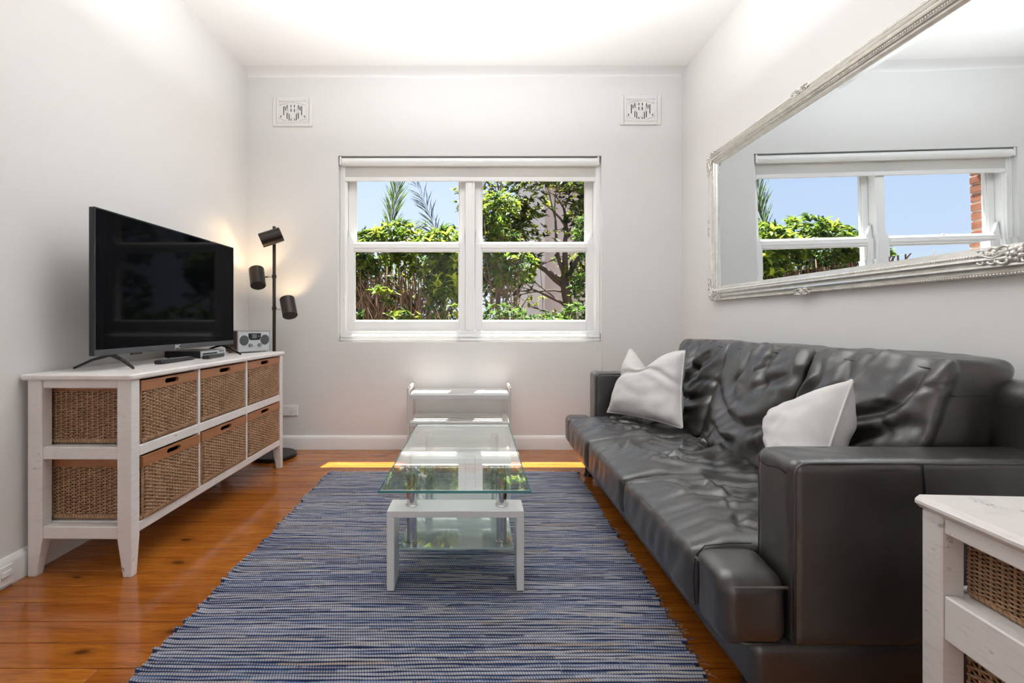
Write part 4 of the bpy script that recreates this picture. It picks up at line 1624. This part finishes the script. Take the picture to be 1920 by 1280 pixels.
# ------------------------------------------------------------------ white slatted rack under the window
rk = tag(empty('slatted_rack', (-.113, 3.44, 0)), 'white two-tier slatted shoe rack against wall under the window', 'rack')
WL = M['rack_white_shaded']
kx0, kx1, ky0, ky1 = -.486, .252, 3.285, 3.60
for x in (kx0, kx1 - .014):
    mb = MB()
    for (ya, yb) in ((ky0, ky0 + .026), (ky1 - .026, ky1)):
        mb.cbox(x, x + .014, ya, yb, 0.0005, .535 if ya < 3.4 else .548, .003)
    mb.cbox(x, x + .014, ky0 + .026, ky1 - .026, .505, .535, .003)
    mb.build('end_frame', WL, rk)
for zt in (.483, .290, .100):
    mb = MB()
    mb.cbox(kx0 + .014, kx1 - .014, ky0, ky0 + .020, zt - .034, zt, .003).cbox(kx0 + .014, kx1 - .014, ky1 - .020, ky1, zt - .034, zt, .003)
    mb.cbox(kx0 + .014, kx0 + .05, ky0 + .02, ky1 - .02, zt - .024, zt - .0005, .002).cbox(kx1 - .05, kx1 - .014, ky0 + .02, ky1 - .02, zt - .024, zt - .0005, .002)
    s = mb.build('shelf_frame', WL, rk)
    nsl = 5
    for k in range(nsl):
        y = ky0 + .030 + (ky1 - ky0 - .06 - .032) * k / (nsl - 1)
        MB().cbox(kx0 + .05, kx1 - .05, y, y + .032, zt - .012, zt - .001, .002).build('slat', WL, s)

# ------------------------------------------------------------------ glass coffee table
WL = M['white_lam']
ct = tag(empty('coffee_table', (-.072, 2.078, .015)), 'glass coffee table with white frames, chrome posts and lower glass shelf', 'table')
gx0, gx1, gy0, gy1, gz = -.331, .188, 1.567, 2.590, .430
RGZ = .0150
MB().cbox(gx0 + .004, gx1 - .004, gy0 + .004, gy1 - .004, gz - .010, gz, .0035).build('glass_top', M['table_glass'], ct)
mb = MB()
e_ = .004
mb.box(gx0, gx1, gy0, gy0 + e_, gz - .0095, gz - .0015).box(gx0, gx1, gy1 - e_, gy1, gz - .0095, gz - .0015)
mb.box(gx0 + .002, gx0 + e_, gy0 + e_, gy1 - e_, gz - .0095, gz - .0015).box(gx1 - e_, gx1 - .002, gy0 + e_, gy1 - e_, gz - .0095, gz - .0015)
mb.build('glass_edge', M['glass_edge'], ct)
for (ya, yb) in ((1.697, 1.808), (2.348, 2.459)):
    f = MB().cbox(-.3255, .177, ya, yb, .2825, .308, .002).build('frame_beam', WL, ct)
    for (xa, xb) in ((-.3255, -.2985), (.150, .177)):
        MB().cbox(xa, xb, ya, yb, RGZ, .2822, .002).build('leg', WL, ct)
    for x in (-.241, .0975):
        y = (ya + yb) / 2
        MB().lathe([(.0195, .308), (.0195, gz - .0105)], (x, y, 0), n=28).build('post', M['chrome'], ct, smooth=40)
        MB().lathe([(.0225, .3082), (.0225, .312), (.0197, .314)], (x, y, 0), n=28).build('post_collar', M['chrome'], ct, smooth=40)
        MB().lathe([(.0195, .170), (.0195, .2822)], (x, y, 0), n=28).build('post', M['chrome'], ct, smooth=40)
        MB().lathe([(.0225, .1702), (.0225, .174), (.0197, .176)], (x, y, 0), n=28).build('post_collar', M['chrome'], ct, smooth=40)
        MB().lathe([(.014, .1535), (.0195, .156), (.0195, .1615)], (x, y, 0), n=20).build('post_foot', M['chrome'], ct, smooth=40)
MB().cbox(-.281, .140, 1.703, 2.452, .162, .1698, .002).build('glass_shelf', M['shelf_glass'], ct)

# ------------------------------------------------------------------ leather sofa


def rounded_grid(hx, hy, hz, r, step):
    """rounded block centred on the origin: points, outward normals, quads"""
    h = np.array([hx, hy, hz])
    V, F = [], []
    key = {}

    def axis_pts(hh):
        inner = np.linspace(-(hh - r), hh - r, max(2, int(2 * (hh - r) / step) + 1))
        nr2 = 5
        t = np.tan(np.linspace(0, math.pi / 4, nr2 + 1)[1:]) * r
        return np.concatenate([-(hh - r) - t[::-1], inner, hh - r + t])

    ax = [axis_pts(x) for x in h]
    for a in range(3):
        b, c = (a + 1) % 3, (a + 2) % 3
        U, W = ax[b], ax[c]
        for s in (-1, 1):
            idx = np.zeros((len(U), len(W)), int)
            for i, u in enumerate(U):
                for j, w in enumerate(W):
                    q = [0, 0, 0]
                    q[a], q[b], q[c] = s * h[a], u, w
                    k = (round(q[0], 5), round(q[1], 5), round(q[2], 5))
                    if k not in key:
                        key[k] = len(V)
                        V.append(q)
                    idx[i, j] = key[k]
            q4 = np.stack([idx[:-1, :-1], idx[1:, :-1], idx[1:, 1:], idx[:-1, 1:]], -1).reshape(-1, 4)
            F.append(q4 if s > 0 else q4[:, ::-1])
    V = np.array(V)
    inner = np.clip(V, -(h - r), h - r)
    d = V - inner
    n = d / (np.linalg.norm(d, axis=1)[:, None] + 1e-12)
    return inner + n * r, n, np.concatenate(F)


def creases(u, v, lines):
    """sum of soft valleys with raised lips along polylines given in (u, v)"""
    out = np.zeros_like(u)
    for (pts, depth, width) in lines:
        best = np.full(u.shape, 9.0)
        tpos = np.zeros_like(u)
        pts = np.array(pts, float)
        # smooth the polyline
        t = np.linspace(0, len(pts) - 1, 40)
        i0 = np.clip(t.astype(int), 0, len(pts) - 2)
        fr_ = t - i0
        g = lambda k: pts[np.clip(k, 0, len(pts) - 1)]
        p0, p1, p2, p3 = g(i0 - 1), g(i0), g(i0 + 1), g(i0 + 2)
        f = fr_[:, None]
        cv = .5 * (2 * p1 + (p2 - p0) * f + (2 * p0 - 5 * p1 + 4 * p2 - p3) * f ** 2 + (3 * p1 - p0 - 3 * p2 + p3) * f ** 3)
        for k in range(len(cv) - 1):
            a, b = cv[k], cv[k + 1]
            ab = b - a
            tt = np.clip(((u - a[0]) * ab[0] + (v - a[1]) * ab[1]) / (ab @ ab + 1e-12), 0, 1)
            dd = np.hypot(u - a[0] - ab[0] * tt, v - a[1] - ab[1] * tt)
            m = dd < best
            best[m] = dd[m]
            tpos[m] = (k + tt[m]) / (len(cv) - 1)
        fade = np.sin(np.pi * np.clip(tpos, .04, .96)) ** .5
        q = best / width
        out += fade * depth * (-np.exp(-(q * 1.5) ** 2) + .55 * np.exp(-((q - 1.6) / .8) ** 2))
    return out




def random_creases(seed, n, depth, width, slope):
    """short wandering wrinkles as polylines in (u, v)"""
    rg = np.random.default_rng(seed)
    out = []
    for _ in range(n):
        p = rg.uniform((.12, .06), (.95, .94))
        a = slope + rg.normal(0, .45)
        ln = rg.uniform(.12, .38)
        pts = [p]
        for _k in range(3):
            a += rg.normal(0, .35)
            p = p + np.array([math.cos(a), math.sin(a)]) * ln / 3
            pts.append(p)
        out.append((pts, depth * rg.uniform(.5, 1.2), width * rg.uniform(.7, 1.4)))
    return out


LE = M['leather']
sofa = tag(empty('leather_sofa', (1.1, 2.13, 0)), 'charcoal leather three seat sofa along the right wall under the mirror', 'sofa')
SY0, SY1 = 1.125, 3.145


def leather_block(name, x0, x1, y0, y1, z0, z1, r=.03, step=.012, disp=None, amp=.0015, shear=0.0, parent=None):
    c = np.array([(x0 + x1) / 2, (y0 + y1) / 2, (z0 + z1) / 2])
    V, n, F = rounded_grid((x1 - x0) / 2, (y1 - y0) / 2, (z1 - z0) / 2, r, step)
    P = V + c
    d = amp * noise3(P[:, 0] * 14, P[:, 1] * 14, P[:, 2] * 14) + amp * .6 * noise3(P[:, 0] * 34, P[:, 1] * 34, P[:, 2] * 34)
    if disp is not None:
        d = d + disp(P, n)
    P = P + n * d[:, None]
    if shear:
        P[:, 0] += shear * (P[:, 2] - z0)
    return np_mesh(name, P, F, LE, parent or sofa)


def seam(name, pts, parent=None, r=.0032, mat=None):
    t = np.linspace(0, 1, 2)
    return MB().tube(pts, r, 6).build(name, mat or LE, parent or sofa, smooth=True)


leather_block('plinth', .675, 1.58, SY0 + .008, SY1 - .02, .085, .215, .03, .03)
leather_block('back_frame', 1.45, 1.596, SY0 + .03, SY1 - .03, .20, .835, .05, .02, amp=.003)


def arm_wear(P, n):
    return .003 * np.maximum(0, noise3(P[:, 0] * 9 + P[:, 1] * 20, P[:, 1] * 4, P[:, 2] * 3)) * (n[:, 2] > .3)


arm_n = leather_block('arm', .770, 1.585, SY0, 1.277, .203, .661, .026, .012, arm_wear, .0016)
arm_f = leather_block('arm', .770, 1.585, 2.99, SY1, .203, .668, .026, .016, arm_wear, .0016)
for (a, ys, zt) in ((arm_n, (SY0 + .006, 1.271), .661), (arm_f, (2.996, SY1 - .006), .668)):
    for y in ys:
        pts = [(.777, y, .215), (.777, y, .45), (.777, y, zt - .035)]
        pts += [(.777 + .03 * (1 - math.cos(t)), y, zt - .035 + .028 * math.sin(t)) for t in np.linspace(.2, 1.57, 6)]
        pts += [(x, y, zt - .0065 + .001 * math.sin(x * 9)) for x in np.linspace(.84, 1.575, 14)]
        seam('piping', pts, a, .0036)
seam('seam', [(1.083, SY0 - .0006, .655), (1.088, SY0 - .0012, .60), (1.09, SY0 - .0012, .4), (1.09, SY0 - .001, .22)], arm_n, .0016, M['dark'])
seam('seam', [(.7692, y, .625 + .004 * math.sin(y * 60)) for y in np.linspace(1.15, 1.255, 8)], arm_n, .0014, M['dark'])

SEAT = dict(x0=.600, x1=1.30, z0=.200, z1=.372)


def seat_disp(y0, y1, k, seed):
    def f(P, n):
        x, y, z = P[:, 0], P[:, 1], P[:, 2]
        u = (x - SEAT['x0']) / (SEAT['x1'] - SEAT['x0'])
        v = (y - y0) / (y1 - y0)
        top = sstep(.25, .75, n[:, 2])
        front = sstep(.3, .8, -n[:, 0])
        crown = .040 * np.sin(np.pi * np.clip(v, 0, 1)) ** .45 * sstep(0, .22, u) * (1 - .35 * np.exp(-((u - .5) / .22) ** 2 - ((v - .5) / .3) ** 2))
        # gathers running back from the front edge
        wx = noise3(x * 3, y * 3, seed) * .06
        g = noise3((y + wx) * 26, x * 3.2, seed + 1.3)
        gath = .008 * np.exp(-((u - .10) / .15) ** 2) * g
        # broad folds of stretched hide
        ux, vy = x + .10 * noise3(x * 4, y * 4, seed + 5), y + .10 * noise3(x * 4, y * 4, seed + 8)
        rid = 1 - np.abs(noise3(ux * 2.4 + vy * 3.0, vy * 4.5 - ux * 2, seed + 2)) * 2.2
        fold = .016 * np.clip(rid, 0, 1) ** 3 * sstep(.12, .35, u)
        fine = .003 * noise3(ux * 9 + vy * 9, vy * 22 - ux * 9, seed + 4) * sstep(.1, .3, u)
        rip = .008 * noise3(y * 15 + z * 6, z * 7, seed + 6) * front * np.sin(np.pi * np.clip((z - .2) / .17, 0, 1))
        cr_ = creases(u, v, k)
        return top * (crown + gath + fold + fine + cr_) + rip + .008 * front
    return f


mids = [1.277, 1.885, 2.470, 2.992]
seat_lines = [
    [([(.20, .9), (.42, .72), (.7, .66), (.95, .78)], .010, .035), ([(.12, .55), (.35, .5), (.62, .32)], .008, .03), ([(.2, .2), (.45, .24), (.8, .12)], .008, .03)],
    [([(.32, .80), (.30, .50), (.38, .26), (.58, .20), (.72, .36)], .020, .055), ([(.40, .66), (.52, .48), (.70, .52), (.78, .72), (.66, .86)], .018, .04),
     ([(.25, .28), (.5, .10), (.8, .14)], .008, .03), ([(.45, .80), (.55, .60)], .010, .03)],
    [([(.22, .86), (.45, .62), (.70, .42)], .012, .03), ([(.18, .66), (.42, .44), (.62, .20)], .012, .028), ([(.14, .45), (.35, .28), (.5, .1)], .009, .026),
     ([(.30, .9), (.55, .72), (.8, .66)], .009, .03)]]
for i in range(3):
    y0, y1 = mids[i] + .003, mids[i + 1] - .003
    c_ = leather_block('seat_cushion', SEAT['x0'], SEAT['x1'], y0, y1, SEAT['z0'], SEAT['z1'], .042, .0075,
                       seat_disp(y0, y1, seat_lines[i] + random_creases(40 + i, 22, .0065, .018, (.9, .2, .7)[i]), 11.0 * i + 3), .0010)
    w = noise3(np.linspace(y0, y1, 24) * 9, i * 3.1) * .004
    pts = [(.6065 + .002 * w_, y, .350 + .5 * w_ + .012 * math.sin(math.pi * t)) for y, t, w_ in zip(np.linspace(y0 + .012, y1 - .012, 24), np.linspace(0, 1, 24), w)]
    seam('piping', pts, c_, .0036, M['thread'])
for (name, y0, y1, lo) in (('seat_corner', SY0 + .002, 1.279, True), ('seat_corner', 2.990, SY1 - .002, False)):
    def corner_disp(P, n):
        t = sstep(.2, .8, n[:, 2])
        return t * (.016 * np.sin(np.pi * np.clip((P[:, 1] - SY0) / .3, 0, 1)) if lo else .006) + .002 * noise3(P[:, 0] * 10, P[:, 1] * 10, P[:, 2] * 8)
    c_ = leather_block(name, .600, .766, y0, y1, .200, .372, .040, .010, corner_disp, .0012)
    if lo:
        pts = [(.606, 1.279, .352), (.606, 1.22, .354), (.607, 1.18, .352)] + \
              [(.607 + .04 * (1 - math.cos(t)), 1.172 - .04 * math.sin(t), .351) for t in np.linspace(.1, 1.5, 7)] + \
              [(x, 1.1325, .351) for x in np.linspace(.66, .762, 5)]
        seam('piping', pts, c_, .0036, M['thread'])
        seam('seam', [(.606, 1.281, .22), (.601, 1.281, .29), (.606, 1.281, .352), (.632, 1.281, .382), (.70, 1.281, .389), (.762, 1.281, .389)], c_, .0013, M['dark'])
        seam('piping', [(.612, 1.26, .213), (.612, 1.19, .213), (.628, 1.147, .213), (.66, 1.134, .213), (.76, 1.134, .213)], c_, .003)

BZ0, BZ1 = .392, .890


def back_disp(y0, y1, lines, seed):
    def f(P, n):
        x, y, z = P[:, 0], P[:, 1], P[:, 2]
        u = (y - y0) / (y1 - y0)
        v = (z - BZ0) / (BZ1 - BZ0)
        fr2 = sstep(.2, .8, -n[:, 0])
        tp = sstep(.3, .8, n[:, 2])
        sd = sstep(.5, .9, np.abs(n[:, 1]))
        puff = .040 * (np.sin(np.pi * np.clip(u, 0, 1)) ** .5) * (np.sin(np.pi * np.clip(v * .92 + .04, 0, 1)) ** .5)
        uy, vz = y + .08 * noise3(y * 4, z * 4, seed), z + .08 * noise3(y * 4, z * 4, seed + 3)
        rid = 1 - np.abs(noise3(uy * 3.4 + vz * 2.4, vz * 1.8 - uy * 1.5, seed + 2)) * 2.4
        fold = .016 * np.clip(rid, 0, 1) ** 2.5
        fine = .004 * noise3(uy * 16 + vz * 10, vz * 9 - uy * 9, seed + 4)
        gath = .005 * noise3(y * 24, z * 3 + x * 5, seed + 7) * np.exp(-((v - .97) / .12) ** 2)
        tops = tp * (.010 * np.sin(np.pi * np.clip(u, 0, 1)) ** .5 + .006 * noise3(y * 15 + x * 9, x * 4, seed + 9))
        return fr2 * (puff + fold + fine + creases(u, v, lines)) + gath * fr2 + tops + sd * .006 * noise3(x * 9, z * 9 + x * 7, seed + 12)
    return f


# u runs along y (towards the window), v upwards
back_lines = [
    [([(.10, .95), (.20, .70), (.42, .58), (.60, .40)], .020, .05), ([(.62, .98), (.58, .78), (.70, .62), (.66, .44)], .020, .05),
     ([(.08, .62), (.30, .50), (.52, .36), (.72, .30)], .022, .05), ([(.10, .38), (.35, .28), (.55, .14)], .018, .045), ([(.85, .95), (.80, .78), (.92, .6)], .014, .04)],
    [([(.02, .56), (.18, .36), (.42, .28), (.68, .36), (.92, .56)], .034, .075), ([(.62, .96), (.60, .76), (.66, .58)], .020, .05),
     ([(.32, .96), (.36, .80), (.28, .62)], .016, .05), ([(.30, .20), (.52, .12), (.75, .20)], .020, .06), ([(.08, .78), (.25, .70), (.42, .60)], .014, .05)],
    [([(.12, .92), (.30, .74), (.46, .50), (.40, .36)], .020, .06), ([(.55, .96), (.48, .76), (.30, .62)], .018, .06), ([(.05, .44), (.35, .34), (.72, .42)], .020, .06),
     ([(.06, .28), (.4, .16), (.78, .24)], .018, .055), ([(.75, .9), (.66, .7), (.72, .5)], .016, .05)]]
bmids = [1.292, 1.838, 2.425, 2.985]
for i in range(3):
    y0, y1 = bmids[i] + .005, bmids[i + 1] - .005
    c_ = leather_block('back_cushion', 1.165, 1.372, y0, y1, BZ0, BZ1 + (0, -.004, -.008)[i], .038, .008,
                       back_disp(y0, y1, back_lines[i] + random_creases(60 + i, 14, .0045, .026, (2.3, 1.9, 2.2)[i]), 21.0 * i + 5), .0010, shear=.345)
    xt = 1.165 + .345 * (BZ1 - BZ0 - .03)
    ys = np.linspace(y0 + .02, y1 - .02, 24)
    w = noise3(ys * 11, i * 5.1) * .005
    puffx = .036 * np.sin(np.pi * np.clip((ys - y0) / (y1 - y0), 0, 1)) ** .5 * .35
    seam('piping', [(xt + .002 - q, y, BZ1 - .024 + w_) for y, w_, q in zip(ys, w, puffx)], c_, .0036)
    if i == 0:
        seam('piping', [(1.172 + .345 * (z - BZ0), y0 + .006, z) for z in np.linspace(BZ0 + .03, BZ1 - .03, 16)], c_, .0036)
        seam('seam', [(1.185 + .345 * .40 + t, y0 - .001, BZ0 + .40 + .006 * t) for t in np.linspace(0, .18, 6)], c_, .002, M['dark'])
for (x, y) in ((.735, 3.02), (.735, 1.24), (1.50, 3.02), (1.50, 1.24)):
    MB().lathe([(.030, .0005), (.032, .004), (.030, .012), (.024, .020), (.024, .080), (.034, .090)], (x, y, 0), n=20).build('foot', M['lamp_metal'], sofa, smooth=40)


# ------------------------------------------------------------------ linen pillows
def pillow(label, BLc, BRc, TRc, TLc, T, seed, chop=0.0, pinch=.07, n=46, bias=0.0):
    c4 = [np.array(p, float) for p in (BLc, BRc, TRc, TLc)]
    cen = sum(c4) / 4
    t = tag(empty('throw_pillow', (cen[0], cen[1], min(p[2] for p in c4))), label, 'pillow', 'linen pillows on the sofa')
    u, v = np.meshgrid(np.linspace(-1, 1, n), np.linspace(-1, 1, n), indexing='ij')
    us = u * (1 - pinch * (1 - v ** 2) * np.abs(u) ** 3)
    vs = v * (1 - pinch * (1 - u ** 2) * np.abs(v) ** 3)
    a, b = (us + 1) / 2, (vs + 1) / 2
    Pm = ((1 - a) * (1 - b))[..., None] * c4[0] + (a * (1 - b))[..., None] * c4[1] + (a * b)[..., None] * c4[2] + ((1 - a) * b)[..., None] * c4[3]
    Pm[..., 2] -= chop * np.exp(-((u + .22) / .46) ** 2) * np.clip((v + .25) / 1.25, 0, 1) ** 2
    nrm = np.cross(c4[1] - c4[0], c4[3] - c4[0])
    nrm /= np.linalg.norm(nrm)
    th = T * ((1 - u ** 4) * (1 - v ** 4)) ** .55 * (1 - .25 * (u ** 2 + v ** 2) / 2)
    sides = []
    for s in (1, -1):
        wr = .010 * noise3(u * 1.3 + v * .9, v * 1.6, seed + s) + .006 * noise3(u * 1.2 - v * 3.4, v * 1.4 + u * 2, seed + 3 + s)
        rad = np.sqrt(u ** 2 + v ** 2)
        ang = np.arctan2(v, u)
        wr = wr + .006 * noise3(np.cos(ang) * 3, np.sin(ang) * 3, seed + 9 + s) * sstep(.6, 1.1, rad)
        fold = .020 * np.exp(-((v - .55 + .5 * np.abs(u)) / .10) ** 2) * (chop > 0)
        sides.append(Pm + nrm * (s * (th + (wr - fold) * np.clip(th / T * 2, 0, 1)) + bias * th)[..., None])
    V = np.concatenate([sides[0].reshape(-1, 3), sides[1].reshape(-1, 3)])
    I = np.arange(n * n).reshape(n, n)
    q = np.stack([I[:-1, :-1], I[1:, :-1], I[1:, 1:], I[:-1, 1:]], -1).reshape(-1, 4)
    F = np.concatenate([q, q[:, ::-1] + n * n])
    np_mesh('cover', V, F, M['linen'], t)
    rim_ = np.concatenate([Pm[:, 0], Pm[-1, 1:], Pm[-2::-1, -1], Pm[0, -2:0:-1]])
    MB().tube([tuple(p) for p in rim_[::2]], .0042, 6, closed=True).build('piping', M['linen'], t, smooth=True)
    return t


pillow('off white linen pillow with dented top at far end of sofa', (.82, 2.90, .435), (1.085, 2.43, .44), (1.16, 2.57, .84), (.955, 2.885, .842), .085, 3.0, chop=.13)
pillow('off white linen pillow, corner up, behind the near sofa arm', (.970, 1.345, .465), (1.035, 1.58, .47), (1.10, 1.72, .65), (1.172, 1.440, .822), .088, 14.0, pinch=.03)

# ------------------------------------------------------------------ ornate mirror on the right wall
MW, MH = 2.68, .985
mr = tag(empty('wall_mirror', (XR - .004, 3.140 - MW / 2, 1.140), ry=-.0138), 'long mirror in ornate silver gilt frame on wall above the sofa', 'mirror')
# local: y along the wall, z up, -x into the room
FW = .092
prof = [(0, 0), (0, .018), (.004, .026), (.010, .028), (.015, .024), (.020, .030), (.027, .036), (.034, .034), (.038, .030), (.043, .036),
        (.050, .041), (.057, .038), (.061, .030), (.066, .031), (.072, .029), (.077, .022), (.084, .020), (.088, .016), (FW, .012), (FW, .004)]
corners = [(-MW / 2, 0), (MW / 2, 0), (MW / 2, MH), (-MW / 2, MH)]
inn = [(1, 1), (-1, 1), (-1, -1), (1, -1)]
for k in range(4):
    vs, fs = [], []
    for c in (k, (k + 1) % 4):
        for (w, h) in prof:
            vs.append((-h, corners[c][0] + inn[c][0] * w, corners[c][1] + inn[c][1] * w))
    m = len(prof)
    for i in range(m - 1):
        fs.append((i, i + 1, m + i + 1, m + i))
    fs.append((m - 1, 0, m, 2 * m - 1))
    MB().add(vs, fs).build('frame_side', M['gilt'], mr, local=True, smooth=28)
bead = MB()
for k in range(4):
    (ya, za), (yb, zb) = corners[k], corners[(k + 1) % 4]
    for off_, rr, hh in ((.0655, .0040, .0315), (.004, .0036, .0255)):
        pa = Vector((-hh, ya + inn[k][0] * off_, za + inn[k][1] * off_))
        k2 = (k + 1) % 4
        pb = Vector((-hh, yb + inn[k2][0] * off_, zb + inn[k2][1] * off_))
        n = int((pb - pa).length / .0095)
        for i in range(n):
            bead.ball(pa.lerp(pb, (i + .5) / n), (rr, rr, rr * 1.15), 6, 3)
bead.build('beading', M['gilt'], mr, local=True, smooth=True, kind='stuff')
gl = MB()
a_, bv = FW - .006, .026
vo = [(-.0085, c[0] + i[0] * a_, c[1] + i[1] * a_) for c, i in zip(corners, inn)]
vi = [(-.0100, c[0] + i[0] * (a_ + bv), c[1] + i[1] * (a_ + bv)) for c, i in zip(corners, inn)]
gl.add(vo + vi, [(4, 5, 6, 7)[::-1]] + [(k, (k + 1) % 4, 4 + (k + 1) % 4, 4 + k)[::-1] for k in range(4)])
gl.build('mirror_glass', M['mirror'], mr, local=True)


def ornament(name, y, z, diry, dirz, size, depth):
    """acanthus scrolls spreading from a shell along both directions"""
    mb = MB()
    for (dy, dz) in (diry, dirz):
        d, nn = Vector((0, dy, dz)), Vector((0, -dz, dy))
        o = Vector((-depth, y, z))
        for j, (s, side, cu) in enumerate(((.25, 1, 1), (.30, -1, 1), (.55, 1, .8), (.60, -1, .8), (.9, 1, .6), (.92, -1, .6))):
            c = o + d * s * size + nn * side * size * .16
            mb.tube([c + d * (math.cos(t) * size * .15 * cu * (1 - t / 8)) + nn * side * (math.sin(t) * size * .13 * cu * (1 - t / 8)) + Vector((-.006 * (1 - t / 6), 0, 0)) for t in np.linspace(0, 5, 10)],
                    [.0055 * cu * (1 - .5 * k / 9) for k in range(10)], 6)
        mb.tube([o + d * size * s + nn * .006 * math.sin(s * 8) + Vector((-.004, 0, 0)) for s in np.linspace(0, 1.15, 9)], [.006 * (1 - .7 * k / 8) for k in range(9)], 6)
    for k in range(7):
        a = 2 * math.pi * k / 7
        mb.ball((-depth - .004, y + math.cos(a) * size * .16, z + math.sin(a) * size * .16), (.008, size * .085, size * .085), 7, 5)
    mb.ball((-depth - .009, y, z), (.009, size * .10, size * .10), 8, 6)
    return mb.build(name, M['gilt'], mr, local=True, smooth=True)


for (c, i) in zip(corners, inn):
    ornament('corner_ornament', c[0] + i[0] * .036, c[1] + i[1] * .036, (i[0], 0), (0, i[1]), .115, .034)
for f_ in (.333, .667):
    y = MW / 2 - MW * f_
    big_ = f_ > .5
    ornament('edge_ornament', y, .006 if not big_ else .060, (1, 0), (-1, 0), .052 if not big_ else .10, .026 if not big_ else .034)
    ornament('edge_ornament', y, MH - .006, (1, 0), (-1, 0), .052, .026)
for y, zc in ((MW / 2 - .006, MH * .5), (-MW / 2 + .006, MH * .5)):
    ornament('edge_ornament', y, zc, (0, 1), (0, -1), .052, .024)

# ------------------------------------------------------------------ side table with wicker baskets at the near right
st = tag(empty('basket_side_table', (.93, 1.0, 0), rz=-.06), 'white painted side table with wicker basket openings beside near sofa arm', 'side table')
# local: x to the right from the visible left face, y negative towards the viewer
TZ, TD, TWd = .635, .46, .42
MB().cbox(-.0, TWd + .05, -TD - .03, -.008, TZ - .026, TZ, .010).build('top', W_, st, local=True)
tx0, tx1, ty0, ty1 = .010, TWd + .040, -TD, -.022
for (xa, xb) in ((tx0, tx0 + .045), (tx1 - .045, tx1)):
    for (ya, yb) in ((ty0, ty0 + .045), (ty1 - .045, ty1)):
        MB().cbox(xa, xb, ya, yb, .0005, TZ - .026, .003).build('leg', W_, st, local=True)
for (xa, xb) in ((tx0 + .004, tx0 + .030), (tx1 - .030, tx1 - .004)):
    for (za, zb) in ((TZ - .061, TZ - .026), (.362, .451), (.09, .15)):
        MB().cbox(xa, xb, ty0 + .045, ty1 - .045, za, zb, .003).build('side_rail', W_, st, local=True)
for (ya, yb) in ((ty0 + .004, ty0 + .024), (ty1 - .024, ty1 - .004)):
    for (za, zb) in ((TZ - .061, TZ - .026), (.362, .451), (.09, .15)):
        MB().cbox(tx0 + .045, tx1 - .045, ya, yb, za, zb, .003).build('end_rail', W_, st, local=True)
for zz in (.436, .125):
    MB().cbox(tx0 + .031, tx1 - .031, ty0 + .031, ty1 - .031, zz, zz + .012, .002).build('shelf', W_, st, local=True)
sm = Matrix.LocRotScale(st.location, st.rotation_euler, None)
for zz, sz, lab in ((.4485, .58, 'wicker basket in the upper opening of white side table'), (.1375, 1.12, 'wicker basket in the lower opening of white side table')):
    b_ = copy_tree(basket_a)
    b_.location = sm @ Vector(((tx0 + tx1) / 2 - .006, (ty0 + ty1) / 2, zz))
    b_.rotation_euler = (0, 0, st.rotation_euler.z - math.pi / 2)
    b_.scale = (.99, .83, sz)
    tag(b_, lab, 'basket', 'baskets in the side table')
